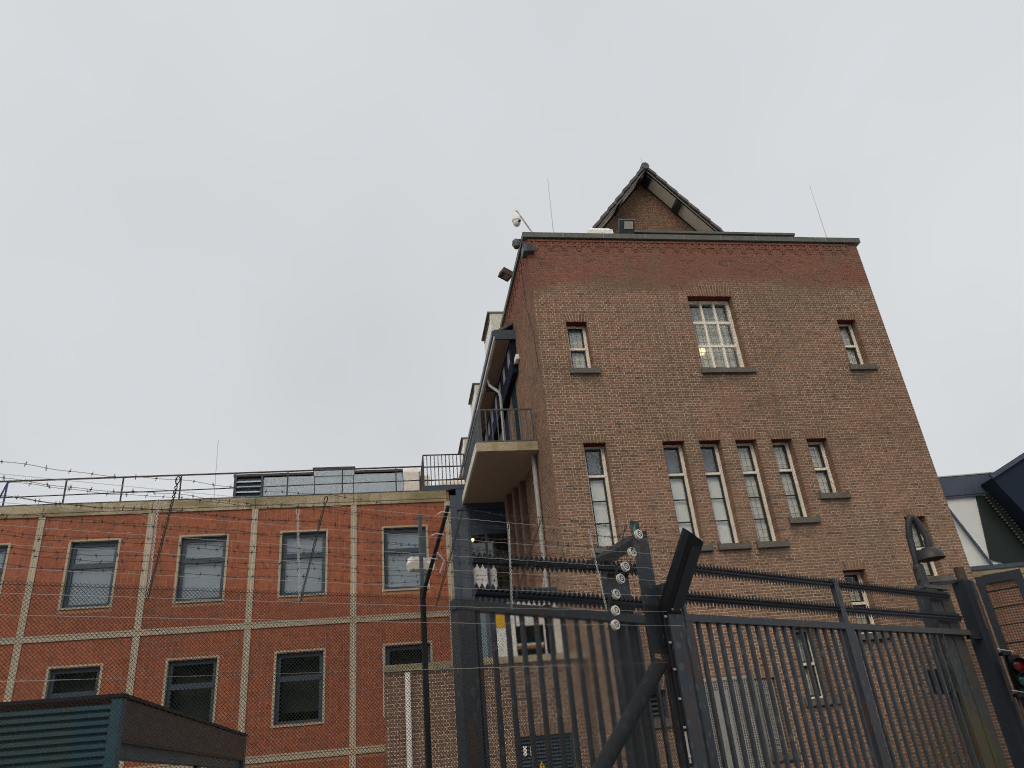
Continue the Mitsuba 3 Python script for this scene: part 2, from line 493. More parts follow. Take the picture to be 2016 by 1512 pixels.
# ------------------------------------------------------------------ the brick tower
X0, X1 = 3.58, 12.72
tower = thing('brick_tower', 'tall old brown brick tower block with narrow white framed windows behind the gate', 'building')
# (u0, u1, z0 = sill top, z1 = soffit, kind, transom from the top as a fraction, lower panes)
WIN = [
    (4.32, 4.84, 9.78, 11.09, 'lead', 0.49, 1), (7.54, 8.72, 9.75, 11.84, 'grid', 0, 0), (11.43, 11.95, 9.79, 11.14, 'lead', 0.49, 1),
    (4.33, 4.85, 5.57, 7.93, 'plain', 0.29, 3), (6.17, 6.69, 5.50, 7.92, 'plain', 0.29, 3), (7.04, 7.56, 5.50, 7.915, 'plain', 0.29, 3),
    (7.92, 8.44, 5.50, 7.905, 'lead', 0.29, 3), (8.80, 9.32, 6.00, 7.90, 'lead', 0.355, 2), (9.68, 10.20, 6.53, 7.89, 'lead', 0.5, 1),
    (9.67, 10.20, 3.48, 4.81, 'lead', 0.5, 1), (11.52, 12.05, 4.56, 5.92, 'lead', 0.5, 1), (8.16, 8.68, 2.33, 3.70, 'lead', 0.5, 1),
    (7.05, 7.57, 1.44, 2.79, 'cage', 0, 0), (4.75, 5.30, 2.22, 2.73, 'louvre', 0, 0)]
openings = [(a, b, c, e) for a, b, c, e, *_ in WIN]
arches = []
for a, b, c, e, k, *_ in WIN:
    h = 0.36 if k == 'grid' else 0.215
    h = round((e + h) / 0.0651) * 0.0651 - e             # the arch ends on a bed joint
    arches.append((a, b, e, h, 0.10 if k == 'grid' else 0.075))

bk = MB()
backing(bk, TW, X0 + .009, X1 - .009, 0, 13.6, openings)
SB = 19.8
backing(bk, SIDE, 15.409, 18.75, 0, 13.6, [])
backing(bk, SIDE, 18.75, SB, 8.28, 13.6, [])
bk.quad([[X1 - .009, 15.409, 0], [X1 - .009, 24, 0], [X1 - .009, 24, 13.6], [X1 - .009, 15.409, 13.6]])
bk.quad([[X0 + .009, 24, 0], [X1 - .009, 24, 0], [X1 - .009, 24, 13.6], [X0 + .009, 24, 13.6]])
bk.quad([[X0 + .3, 15.45, 13.55], [X1 - .1, 15.45, 13.55], [X1 - .1, 24, 13.55], [X0 + .3, 24, 13.55]])
wall = add(f'{tower}__wall', bk, 'm_mortar', label='brown brickwork with pale mortar joints and a redder band under the roof edge')
bricks = list(lay_bricks(TW, X0, X1, 0.0, 13.52, openings, arches, seed=3))
SIDEA = Pl([3.58, 0, 0], [0, 1, 0], [-1, 0, 0])
sb = list(lay_bricks(SIDEA, 15.505, 18.75, 0.0, 13.52, [], [], seed=5, even=1))
sb += list(lay_bricks(SIDEA, 18.76, SB, 8.268, 13.52, [], [], seed=6, even=0))
place_bricks(wall, 'brick', 'brickwork', bricks + sb, 'm_brick', lambda c, L: c[1] < 15.47 and L > 0.18 and c[2] > 4.3 and c[0] > 4)
# flat brick arches and their dark red undersides
for (a, b, zb, h, sp) in arches:
    rows = 1 if h < 0.3 else 2
    m = MB()
    n = max(6, int(round((b - a) / 0.0655)))
    for r in range(rows):
        za, zc = zb + r * h / rows + .004, zb + (r + 1) * h / rows - .006
        for i in range(n):
            def edge(t, z):
                x = a + (b - a) * t
                return x + (2 * t - 1) * sp * (z - zb) / h
            t0, t1 = (i + .08) / n, (i + .92) / n
            f = rng.uniform(-.001, .004)
            poly = [(edge(t0, za), za), (edge(t1, za), za), (edge(t1, zc), zc), (edge(t0, zc), zc)]
            m.prism(TW, poly, f, -.1, (rng.random(), rng.random()))
    add(f'{tower}__arch', m, 'm_brick', uv=True)
    add(f'{tower}__lintel', MB().box(TW, a - .004, b + .004, -.012, -.32, zb - .012, zb + .02), 'm_lintel')

# corbelled brick frieze under the roof edge
def frieze(pl, ua, ub, key):
    m = MB()
    u = ua
    r2 = random.Random(11)
    rv = lambda: (r2.random(), 0.3 + 0.5 * r2.random())
    while u < ub - .1:
        w = min(.372, ub - u)
        m.box(pl, u + .004, u + .205, .0, .03, 13.455, 13.51, rv()); m.box(pl, u + .215, u + w - .006, .0, .03, 13.455, 13.51, rv())
        c = u + w / 2
        for k in (-1, 1):
            m.box(pl, c + k * .033 - .027, c + k * .033 + .027, 0, .024 + r2.uniform(-.004, .006), 13.24, 13.445, rv())
            m.box(pl, c + k * .115 - .05, c + k * .115 + .05, 0, .017, 13.325, 13.38, rv())
            m.box(pl, c + k * .165 - .045, c + k * .165 + .045, 0, .014, 13.392, 13.445, rv())
        m.box(pl, c - .052, c + .052, 0, .016, 13.178, 13.232, rv())
        u += .372
    return add(key, m, 'm_brick', uv=True)


frieze(TW, X0 + .04, X1 - .30, f'{tower}__frieze')
frieze(SIDE, 15.42, SB, f'{tower}__frieze')
# roof edge coping in lengths with pale joints
m = MB()
jn = MB()
us = [3.50, 4.52, 5.60, 6.72, 7.78, 8.80, 9.80, 10.83, 11.80, 12.81]
for a, b in zip(us, us[1:]):
    k = add(f'{tower}__coping', MB().box(TW, a + .004, b - .004, .085, -.35, 13.545, 13.69), 'm_coping')
    jn.box(TW, b - .012, b + .012, .0875, -.2, 13.548, 13.693)
add(f'{tower}__coping', MB().box(SIDE, 15.32, 19.86, .085, -.3, 13.548, 13.694), 'm_coping')
add(f'{tower}__coping_joints', jn, 'm_galvdark', kind='stuff')
add(f'{tower}__roof_upstand', MB().box(WORLD, 6.7, 11.7, 16.5, 20, 13.6, 14.63).box(WORLD, 6.62, 11.75, 16.42, 20.1, 14.63, 14.70), 'm_coping', label='low grey roof edge behind the tower parapet')


def box_room(m, pl, a, b, c, e, d0, d1):
    """An open-fronted box behind a window."""
    P = lambda u, d, z: pl.w(u, d, z)
    m.quad([P(a, d1, c), P(b, d1, c), P(b, d1, e), P(a, d1, e)])
    m.quad([P(a, d0, c), P(a, d1, c), P(a, d1, e), P(a, d0, e)])
    m.quad([P(b, d0, c), P(b, d1, c), P(b, d1, e), P(b, d0, e)])
    m.quad([P(a, d0, c), P(b, d0, c), P(b, d1, c), P(a, d1, c)])
    m.quad([P(a, d0, e), P(b, d0, e), P(b, d1, e), P(a, d1, e)])


WLAB = ['small leaded window at the upper left of the tower', 'large nine pane white window high on the tower with a lamp inside', 'small leaded window at the upper right of the tower',
        'tall window standing alone left of the row with pale blinds', 'second tall window with pale blinds behind the black fence arm', 'third tall window with pale blinds, just right of the black fence arm',
        'tallest leaded window in the row, left of two shorter ones', 'medium leaded window between the tallest and the shortest', 'short leaded window at the right end of the middle row',
        'leaded window behind the spiked rails of the gate', 'leaded window behind the curved lamp', 'leaded window behind the bars of the gate', 'window behind a galvanised grid beside the mesh cage', 'blue louvred opening behind the fence end post']
for (a, b, c, e, kind, tr, lowp), lab in zip(WIN, WLAB):
    fd0, fd1 = -.155, -.235
    key = numbered(f'{tower}__window')
    fr = MB()
    fw = .072
    if kind in ('cage', 'louvre'):
        mat = 'm_railing' if kind == 'louvre' else 'm_galvdark'
        fr.box(TW, a, a + .05, -.1, -.16, c, e); fr.box(TW, b - .05, b, -.1, -.16, c, e)
        fr.box(TW, a + .05, b - .05, -.1, -.16, c, c + .05); fr.box(TW, a + .05, b - .05, -.1, -.16, e - .05, e)
        add(key, fr, mat, label=lab)
        back = MB()
        box_room(back, TW, a, b, c, e, -.16, -.5)
        add(f'{key}__interior', back, 'm_roomdark')
        z = c + .08
        while z < e - .05:
            add(f'{key}__slat', MB().hexa([TW.w(u, d, z + q) for q, dd in ((0, (-.12, -.17)), (.045, (-.16, -.21))) for u, d in ((a + .05, dd[0]), (b - .05, dd[0]), (b - .05, dd[1]), (a + .05, dd[1]))]), mat)
            z += .09
        if kind == 'cage':
            gm = MB()
            u = a + .03
            while u < b - .02:
                gm.box(TW, u - .005, u + .005, -.03, -.04, c + .02, e - .02); u += .04
            z = c + .03
            while z < e - .02:
                gm.box(TW, a + .02, b - .02, -.04, -.05, z - .005, z + .005); z += .045
            add(f'{key}__grid', gm, 'm_cagewire')
    else:
        gl = MB(); lead = MB(); sash = MB()
        bot = c + .05
        fr.box(TWW, a, a + fw, fd0, fd1, c, e); fr.box(TWW, b - fw, b, fd0, fd1, c, e)
        fr.box(TWW, a + fw, b - fw, fd0, fd1, e - .06, e); fr.box(TWW, a + fw, b - fw, fd0 + .03, fd1, c, bot)
        ia, ib, ic, ie = a + fw, b - fw, bot, e - .06
        if kind == 'grid':
            xs = [ia + (ib - ia) * k / 3 for k in range(4)]
            hs = [ic, ic + (ie - ic) * .36, ic + (ie - ic) * .70, ie]
            for x in xs[1:3]:
                fr.box(TWW, x - .028, x + .028, fd0 - .012, fd1, ic, ie)
            for h in hs[1:3]:
                fr.box(TWW, ia, ib, fd0 - .006, fd1 + .003, h - .032, h + .032)
            for x, y in zip(xs, xs[1:]):
                for h, j in zip(hs, hs[1:]):
                    x_, y_, h_, j_ = x + .03, y - .03, h + .034, j - .034
                    add(f'{key}__pane', MB().quad([TWW.w(x_, -.215, h_), TWW.w(y_, -.215, h_), TWW.w(y_, -.215, j_), TWW.w(x_, -.215, j_)]), 'm_glass')
                    for t in (.27, .73):
                        lead.box(TWW, x_ + (y_ - x_) * t - .005, x_ + (y_ - x_) * t + .005, -.217, -.223, h_, j_)
                    for t in (.18, .5, .82):
                        lead.box(TWW, x_, y_, -.217, -.223, h_ + (j_ - h_) * t - .005, h_ + (j_ - h_) * t + .005)
            room = 'm_room'
        else:
            zt = ie - (ie - ic) * tr
            fr.box(TWW, ia, ib, fd0 + .02, fd1, zt - .035, zt + .02)
            cells = [(zt + .02, ie)] + [(ic, zt - .035)]
            for ci, (h, j) in enumerate(cells):
                sw = .036
                sash.box(TWW, ia, ia + sw, -.185, -.225, h, j); sash.box(TWW, ib - sw, ib, -.185, -.225, h, j)
                sash.box(TWW, ia + sw, ib - sw, -.185, -.225, h, h + sw); sash.box(TWW, ia + sw, ib - sw, -.185, -.225, j - sw, j)
                px = 1 if ci == 0 else lowp
                hs = [h + sw + (j - h - 2 * sw) * k / px for k in range(px + 1)]
                for y in hs[1:-1]:
                    sash.box(TWW, ia + sw, ib - sw, -.19, -.222, y - .012, y + .012)
                for y0, y1 in zip(hs, hs[1:]):
                    p, q = ia + sw, ib - sw
                    add(f'{key}__pane', MB().quad([TWW.w(p, -.21, y0), TWW.w(q, -.21, y0), TWW.w(q, -.21, y1), TWW.w(p, -.21, y1)]), 'm_glass')
                    if kind == 'lead':
                        for t in (.22, .60):
                            lead.box(TWW, p + (q - p) * t - .004, p + (q - p) * t + .004, -.213, -.219, y0, y1)
                        nn = max(2, int((y1 - y0) / .15))
                        for k in range(1, nn + 1):
                            y = y0 + (y1 - y0) * (k - .4) / nn
                            lead.box(TWW, p, q, -.213, -.219, y - .004, y + .004)
            room = 'm_room'
        add(key, fr, 'm_white', label=lab)
        if sash.n:
            add(f'{key}__sash', sash, 'm_sash')
        if lead.n:
            add(f'{key}__leading', lead, 'm_lead')
        back = MB()
        box_room(back, TWW, a + .01, b - .01, c, e, -.236, -.85)
        add(f'{key}__interior', back, room)
        bl = MB()
        if kind == 'plain':
            zt = ie - (ie - ic) * tr
            bl.box(TWW, ia + .004, ib - .004, -.27, -.28, ic, zt - .04)
            bl.box(TWW, ia + .10, ib - .09, -.262, -.269, ic, zt - .18)
            add(f'{key}__blind', bl, 'm_blind')
            add(f'{key}__blind', MB().box(TWW, ia + .004, ib - .004, -.40, -.41, zt, ie), 'm_blindblue')
        elif kind == 'grid':
            u = ia
            k = 0
            while u < ib - .02:
                bl.hexa([TWW.w(x, d, zz) for zz in (ic, ie) for x, d in ((u, -.40 - .03 * (k % 2)), (u + .07, -.43 + .03 * (k % 2)), (u + .07, -.44 + .03 * (k % 2)), (u, -.41 - .03 * (k % 2)))])
                u += .072; k += 1
            add(f'{key}__curtain', bl, 'm_curtain')
        else:
            zt = ie - (ie - ic) * tr
            bl.box(TWW, ia + .004, ia + (ib - ia) * .93, -.255, -.262, ic, ie)
            add(f'{key}__curtain', bl, 'm_curtain')
    # stone sill with raised ends and a stained underside brick
    if kind != 'louvre':
        big = kind == 'grid'
        sl = MB()
        sl.box(TW, a - .02, b + (.1 if big else .09), .075, -.30, c - .125, c - .002)
        sl.box(TW, a - .075, a - .02, .074, -.1, c - .125, c + .035 if not big else c - .002)
        sl.box(TW, b + .09 if not big else b + .1, b + .135, .074, -.1, c - .125, c + .035 if not big else c - .002)
        add(f'{key}__sill', sl, 'm_stone')
    else:
        add(f'{key}__sill', MB().box(TW, a - .1, b + .1, .06, -.1, c - .15, c - .002), 'm_stone')

lamp = thing('ceiling_lamp', 'round glowing lamp behind the lower left panes of the large window', 'lamp')
scene[f'{lamp}__globe'] = {'type': 'sphere', 'center': [7.76, 15.80, 10.48], 'radius': 0.125, 'emitter': {'type': 'area', 'radiance': {'type': 'rgb', 'value': [0.42, 0.34, 0.20]}}}
add(f'{lamp}__rod', MB().tube([[7.76, 15.80, 10.60], [7.76, 15.80, 11.78]], .006, 6), 'm_lead')

# gable above the roof
GB = Pl([0, 18.25, 0], [1, 0, 0], [0, -1, 0])
APX, APZ, SL = 8.2, 18.02, 1.25
lim = lambda z: (APX - (APZ - z) / SL, APX + (APZ - z) / SL)
gw = add(f'{tower}__gable_wall', MB().prism(GB, [(APX - 3.6, 13.52), (APX + 3.6, 13.52), (APX, APZ)], -.01, -.3), 'm_mortar')
m = MB()
for P, uv, L in lay_bricks(GB, APX - 4.2, APX + 4.2, 14.4, APZ - .05, [], [], seed=8, limit=lim):
    m.hexa(P, uv)
add(f'{gw}__brickwork', m, 'm_brick', uv=True, kind='stuff')
RY0, RY1 = 17.68, 24.0
for s in (-1, 1):
    P = lambda t, off, y: np.array([APX + s * (t - off * SL / math.hypot(1, SL) * 0), y, APZ - t * SL + off])
    roof = MB()
    roof.hexa([P(t, o, y) for o in (.12, .2) for t, y in ((-.0, RY0 + .02), (4.4, RY0 + .02), (4.4, RY1), (-.0, RY1))])
    rf = add(f'{tower}__gable_roof', roof, 'm_rooftile')
    add(f'{rf}__soffit', MB().hexa([P(t, o, y) for o in (.085, .118) for t, y in ((.1, RY0 + .05), (4.3, RY0 + .05), (4.3, 18.24), (.1, 18.24))]), 'm_eavecream', label='pale boarded underside of the gable roof edge')
    add(f'{rf}__barge_board', MB().hexa([P(t, o, y) for o in (.02, .11) for t, y in ((-.0, RY0), (4.35, RY0), (4.35, RY0 + .045), (-.0, RY0 + .045))]), 'm_sash')
    add(f'{rf}__fascia_strip', MB().hexa([P(t, o, y) for o in (.03, .075) for t, y in ((.0, RY0 - .012), (4.35, RY0 - .012), (4.35, RY0 - .002), (.0, RY0 - .002))]), 'm_galvdark')
    for k in range(15):
        t0 = .02 + k * .285
        tl = MB().hexa([P(t, o + (.055 if t > t0 + .1 else 0), y) for o in (.115, .235) for t, y in ((t0, RY0 - .07), (t0 + .30, RY0 - .07), (t0 + .30, RY0 + .2), (t0, RY0 + .2))], (rng.random(), .5))
        add(f'{rf}__tile', tl, 'm_rooftile', uv=True)
    for t in ((.05, .86) if s > 0 else (.05, .90)):
        add(f'{rf}__purlin', MB().hexa([P(t + q, o, y) for o in (-.06, .084) for q, y in ((0, RY0 + .06), (.12, RY0 + .06), (.12, 18.24), (0, 18.24))]), 'm_sash')
add(f'{tower}__ridge_tile', MB().lathe([(0.001, -.1), (.13, -.1), (.13, 1.0), (.001, 1.0)], (APX, RY0, APZ + .17), (0, 1, 0), 8), 'm_rooftile')

# balcony on the left side of the tower
bal = add(f'{tower}__balcony', MB().box(WORLD, 2.14, 3.575, 16.66, 20.44, 8.29, 8.50), 'm_soffit', label='balcony slab with stained concrete edge and plain underside')
add(f'{bal}__edge', MB().box(WORLD, 2.10, 3.57, 16.60, 16.655, 8.285, 8.505), 'm_concrete')
add(f'{bal}__edge', MB().box(WORLD, 2.085, 2.135, 16.66, 20.44, 8.285, 8.50), 'm_cream')
def railing(holder, a, b, z0, z1, n, mat, posts=True, r=.011, rails=(0.05, 1.0), rw=.035):
    a, b = np.array(a, float), np.array(b, float)
    for t in rails:
        z = z0 + (z1 - z0) * t
        add(f'{holder}__rail', MB().bar([a[0], a[1], z], [b[0], b[1], z], rw, rw), mat)
    for k in range(n + 1):
        p = a + (b - a) * k / n
        end = k in (0, n)
        add(f'{holder}__{"post" if end else "baluster"}', MB().bar([p[0], p[1], z0 - (.02 if end else -.03)], [p[0], p[1], z1], .04 if end else 2 * r, .04 if end else 2 * r, (0, 1, 0)), mat)
railing(bal, (2.24, 16.68), (3.50, 16.68), 8.51, 9.38, 9, 'm_railing')
railing(bal, (2.20, 16.72), (2.20, 20.3), 8.51, 9.38, 24, 'm_railing')
pz = MB()
for y in np.linspace(8.45, 3.45, 2): pass
dp = add(f'{tower}__drainpipe', MB().tube([[3.50, 16.98, 8.28], [3.50, 16.98, 3.52]], .055, 12), 'm_pipe', smooth=50)
for z in (7.55, 6.1, 4.7):
    add(f'{dp}__clip', MB().tube([[3.50, 16.98, z], [3.50, 16.98, z + .07]], .064, 12), 'm_pipe', smooth=50)
add(f'{dp}__bracket', MB().bar([3.50, 17.04, 5.40], [3.50, 17.62, 5.02], .06, .09), 'm_cream', label='pale diagonal bracket beside the pipe')
door = add(f'{tower}__side_door', MB().box(SIDE, 18.75, 19.45, .012, -.05, 8.9, 12.0), 'm_sidedoor', label='tall dark blue shutter on the side wall at the balcony')
m = MB()
cable = [(16.3, 13.3), (16.2, 12.0), (15.75, 11.0), (15.62, 10.1), (15.58, 9.85), (15.45, 9.72)]
add(f'{tower}__cable', MB().tube([SIDE.w(u, .012, z) for u, z in cable], .008, 5), 'm_lead')

# stepped brick piers behind the tower's lower left corner
for i, (x0, x1, y0, y1) in enumerate([(3.44, 3.62, 18.78, 19.1), (3.34, 3.56, 19.25, 19.6), (3.22, 3.50, 19.75, 20.2)]):
    add(f'{tower}__pier', MB().box(WORLD, x0, x1, y0, y1, 0, 8.27), 'm_annexbrick')

# ------------------------------------------------------------------ long wing behind the tower with deep eaves and white dormers
wing = thing('eaved_wing', 'long wing receding behind the tower with navy gutter and deep boarded eaves', 'building')
add(f'{wing}__wall', MB().box(WORLD, 3.62, 9.0, 19.85, 48, 0, 12.2), 'm_farbrick')
add(f'{wing}__upper_band', MB().box(WORLD, 3.42, 3.62, 18.12, 40, 11.15, 12.16), 'm_deepnavy')
for k in range(14):
    y = 18.35 + k * .95
    add(f'{wing}__vent', MB().box(WORLD, 3.405, 3.418, y, y + .34, 11.55, 11.98), 'm_galvdark')
add(f'{wing}__eaves', MB().box(WORLD, 3.06, 3.58, 18.10, 48, 12.165, 12.40), 'm_wood', label='brown boarded underside of the eaves')
add(f'{wing}__end_fascia', MB().box(WORLD, 3.0, 3.578, 18.03, 18.098, 12.15, 12.44), 'm_winblue')
add(f'{wing}__gutter', MB().box(WORLD, 2.94, 3.055, 18.10, 48, 12.30, 12.46), 'm_winblue')
add(f'{wing}__gutter_edge', MB().box(WORLD, 2.985, 3.05, 18.11, 48, 12.20, 12.295), 'm_palewhite')
add(f'{wing}__roof', MB().hexa([[3.05, 18.2, 12.42], [3.05, 48, 12.42], [8.0, 48, 15.4], [8.0, 18.2, 15.4], [3.05, 18.2, 12.5], [3.05, 48, 12.5], [8.0, 48, 15.5], [8.0, 18.2, 15.5]]), 'm_rooftile')
for x, y in ((3.45, 20.6), (3.45, 26.5)):
    add(f'{wing}__rainpipe', MB().tube([[3.10, y - .1, 12.2], [3.12, y - .15, 11.95], [3.29, y - .75, 11.42], [3.31, y - .80, 11.25], [3.31, y - .80, 8.5]], .045, 10), 'm_pipe', smooth=60)
for k in range(4):
    y = 20.4 + k * 3.2
    add(f'{wing}__window_strip', MB().box(WORLD, 3.58, 3.63, y, y + .9, 8.6, 11.1), 'm_deepnavy')
for k in range(3):
    add(f'{wing}__beam_end', MB().box(WORLD, 3.06, 3.42, 20.95 + k * 3.6, 21.1 + k * 3.6, 12.05, 12.163), 'm_brown')
for k, y in enumerate((19.9, 24.75, 29.8, 34.8)):
    z1 = 14.17 + .02 * k
    d = add(f'{wing}__dormer', MB().box(WORLD, 3.22, 6.0, y, y + 1.62, 12.44, z1 - .03), 'm_palewhite', label='boxy white dormer above the eaves')
    add(f'{d}__roof_edge', MB().box(WORLD, 3.14, 6.1, y - .04, y + 1.68, z1 - .03, z1 + .03), 'm_coping')
    add(f'{d}__front', MB().box(WORLD, 3.24, 6.0, y - .02, y - .003, 12.44, z1 - .035), 'm_cream')
    add(f'{d}__slot_window', MB().box(WORLD, 3.205, 3.218, y + .12, y + 1.5, z1 - .22, z1 - .06), 'm_brown')

# ------------------------------------------------------------------ tiled building on the left
tb = thing('tiled_building', 'low terracotta tiled building with beige concrete grid and blue windows on the left', 'building')
XL, XR = -16.2, 1.72
PX = [-13.9, -11.28, -8.66, -6.03, -3.44, -0.87, 1.66]
RW = []
for a in (-13.1, -10.46, -7.88, -5.24, -2.72, -0.08):
    RW.append((a, a + 1.13, 6.06, 7.71, 'up')); RW.append((a, a + 1.13, 3.02, 4.67, 'low'))
rop = [(a - .06, b + .06, c - .05, e + .05) for a, b, c, e, _ in RW]
bk = MB()
backing(bk, RED, XL, XR, 0, 8.7, rop, rec=.003, reveal=.1)
bk.quad([[XR, 20.51, 0], [XR, 32, 0], [XR, 32, 8.6], [XR, 20.51, 8.6]])
bk.quad([[XL, 20.51, 8.6], [XR, 20.51, 8.6], [XR, 32, 8.6], [XL, 32, 8.6]])
twl = add(f'{tb}__wall', bk, 'm_tilejoint')
tiles = []
for x0, x1 in zip([XL] + [p + .084 for p in PX], [p - .084 for p in PX] + [XR]):
    if x1 - x0 < .3:
        continue
    n = max(1, int(round((x1 - x0) / .152)))
    for zb, zt in ((-.59, 2.252), (2.408, 5.282), (5.438, 8.38)):
        blk = [(o[0], o[1], o[2], o[3]) for o in rop]
        tiles += list(lay_bricks(RED, x0, x1, max(zb, 0.6), zt, blk, [], course=(zt - zb) / 18, stretcher=(x1 - x0) / n, joint=.0085, depth=.03, reveal=.05, seed=int(100 + zb * 7 + x0), bond='stack'))
# a stack bond: every course starts at the same joint
place_bricks(twl, 'tile', 'tiling', tiles, 'm_tile', lambda c, L: L > .12 and 2.45 < c[2] < 8.3 and c[0] > -9.6)
for p in PX:
    for (z0, z1) in ((0, 2.255), (2.405, 5.285), (5.435, 8.40)):
        pk = add(f'{tb}__pillar', MB().box(RED, p - .080, p - .010, .028, -.03, z0, z1).box(RED, p + .010, p + .080, .028, -.03, z0, z1), 'm_pillar')
        add(f'{pk}__joint_strip', MB().box(RED, p - .0095, p + .0095, .014, -.03, z0, z1), 'm_palewhite')
for z in (2.33, 5.36):
    k = add(f'{tb}__beam', MB().box(RED, XL, XR, .034, -.03, z - .074, z + .026).box(RED, XL, XR, .03, -.03, z + .036, z + .074), 'm_pillar')
    add(f'{k}__joint', MB().box(RED, XL, XR, .022, -.03, z + .027, z + .035), 'm_dark')
xs = [XL] + PX
for a, b in zip(xs, xs[1:] + [XR + .04]):
    if b - a < .2:
        continue
    k = add(f'{tb}__parapet', MB().box(RED, a + .008, b - .008, .05, -.25, 8.475, 8.70), 'm_concrete', label='beige concrete roof edge')
    add(f'{k}__ledge', MB().box(RED, a + .008, b - .008, .040, -.2, 8.385, 8.462), 'm_concrete')
add(f'{tb}__roof_flashing', MB().box(RED, XL, XR + .03, .058, -.3, 8.702, 8.725), 'm_railing')
add(f'{tb}__corner_strip', MB().box(RED, 1.665, 1.725, .03, -.03, .5, 8.385), 'm_concrete')
for i, (a, b, c, e, kind) in enumerate(RW):
    k = add(f'{tb}__window', MB().box(RED, a - .055, a, .012, -.16, c - .045, e + .045).box(RED, b, b + .055, .012, -.16, c - .045, e + .045)
            .box(RED, a, b, .012, -.16, e, e + .045).box(RED, a, b, .03, -.16, c - .045, c), 'm_pillar')
    f = MB()
    d0, d1 = -.11, -.17
    zt = e - .10 - (e - c) * .27
    f.box(RED, a, a + .10, d0, d1, c, e); f.box(RED, b - .10, b, d0, d1, c, e)
    f.box(RED, a + .1, b - .1, d0, d1, c, c + .085); f.box(RED, a + .1, b - .1, d0, d1, e - .12, e); f.box(RED, a + .1, b - .1, d0, d1, zt - .1, zt)
    f.box(RED, a + .06, b - .06, d0 + .02, d0 + .0005, zt - .13, zt - .10)
    add(f'{k}__frame', f, 'm_winblue')
    for h, j in ((c + .085, zt - .1), (zt, e - .12)):
        add(f'{k}__pane', MB().quad([RED.w(a + .1, -.14, h), RED.w(b - .1, -.14, h), RED.w(b - .1, -.14, j), RED.w(a + .1, -.14, j)]), 'm_glass')
    room = MB()
    box_room(room, RED, a + .02, b - .02, c, e, -.175, -1.0)
    add(f'{k}__interior', room, 'm_roomdark')
    if kind == 'up':
        add(f'{k}__blind', MB().box(RED, a + .1, b - .1, -.20, -.21, c + .08, e - .1), 'm_blindblue')
    else:
        add(f'{k}__blind', MB().box(RED, a + .1, b - .1, -.5, -.51, c + .3, e - .1), 'm_roomdark')
# roof railing
m = thing('roof_railing', 'thin dark two rail guard railing along the tiled building roof', 'railing')
for i in range(11):
    x = -11.1 + 1.4 * i - (.3 if i == 0 else 0)
    x = [-12.5, -11.1, -9.72, -8.30, -6.90, -5.44, -4.05, -2.66, -1.19, .28, 1.03][i]
    add(f'{m}__post', MB().bar([x, 20.62, 8.71], [x, 20.62, 9.46], .035, .035, (0, 1, 0)), 'm_bluerail' if i == 2 else 'm_redrail')
add(f'{m}__brace', MB().bar([-9.9, 20.62, 8.75], [-9.72, 20.62, 9.42], .03, .03, (0, 1, 0)), 'm_bluerail', label='blue end brace')
add(f'{m}__top_rail', MB().bar([-12.5, 20.62, 9.43], [1.03, 20.62, 9.49], .036, .036), 'm_redrail')
add(f'{m}__middle_rail', MB().bar([-12.5, 20.62, 8.98], [1.03, 20.62, 9.08], .024, .024), 'm_redrail')
# landing railing beside the balcony
m = thing('landing_railing', 'barred dark railing of the small landing left of the balcony', 'railing')
railing(m, (1.05, 20.60), (2.22, 20.60), 8.87, 9.82, 11, 'm_redrail', rails=(.02, .2, .62, 1.0), rw=.03)
railing(m, (1.05, 20.64), (1.05, 22.6), 8.87, 9.82, 10, 'm_redrail', rails=(.02, .62, 1.0), rw=.03)
add(f'{m}__floor_edge', MB().box(WORLD, 1.0, 2.3, 20.55, 23, 8.76, 8.865), 'm_winblue')
# rooftop plant enclosure
m = thing('plant_enclosure', 'pale blue grey metal rooftop plant room with a louvred left end', 'rooftop plant')
PE = Pl([0, 22.5, 0], [1, 0, 0], [0, -1, 0])
add(f'{m}__body', MB().box(PE, -4.42, .50, -.05, -2.5, 8.61, 10.02), 'm_winblue')
for a, b, zt in ((-3.60, -2.12, 10.02), (-2.11, -.97, 10.12), (-.96, .49, 10.03)):
    add(f'{m}__panel', MB().box(PE, a + .006, b - .006, 0, -.05, 8.65, zt), 'm_panel')
add(f'{m}__panel', MB().box(PE, -2.14, -.95, .03, -.4, 10.0, 10.22), 'm_panel')
add(f'{m}__roof_trim', MB().box(PE, -4.46, -2.15, .04, -2.5, 10.06, 10.13), 'm_redrail')
add(f'{m}__roof_trim', MB().box(PE, -.94, .52, .04, -2.5, 10.07, 10.14), 'm_redrail')
add(f'{m}__roof_trim', MB().box(PE, -2.18, -.92, .05, -2.5, 10.222, 10.27), 'm_redrail')
for z in np.arange(8.75, 10.0, .16):
    add(f'{m}__louvre_slat', MB().hexa([PE.w(u, d, z + q) for q, dd in ((0, (.05, .03)), (.07, (-.03, -.045))) for u, d in ((-4.36, dd[0]), (-3.66, dd[0]), (-3.66, dd[1]), (-4.36, dd[1]))]), 'm_panel')
add(f'{m}__louvre_frame', MB().box(PE, -4.42, -4.36, .05, -.05, 8.65, 10.06).box(PE, -3.66, -3.61, .05, -.05, 8.65, 10.06), 'm_winblue')
m = thing('roof_duct', 'white rounded ventilation duct right of the rooftop plant room', 'duct')
add(f'{m}__body', MB().box(PE, .53, 1.0, .0, -.8, 8.62, 10.05).box(PE, 1.0, 1.35, -.25, -.8, 8.62, 10.0), 'm_palewhite')
add(f'{m}__hood', MB().hexa([PE.w(u, d, z) for z, q in ((10.05, 0), (10.2, .1)) for u, d in ((.53 + q, -q), (1.05 - q, -q), (1.05 - q, -.8 + q), (.53 + q, -.8 + q))]), 'm_palewhite')
m = thing('roof_duct', 'pale grey duct low behind the landing railing', 'duct')
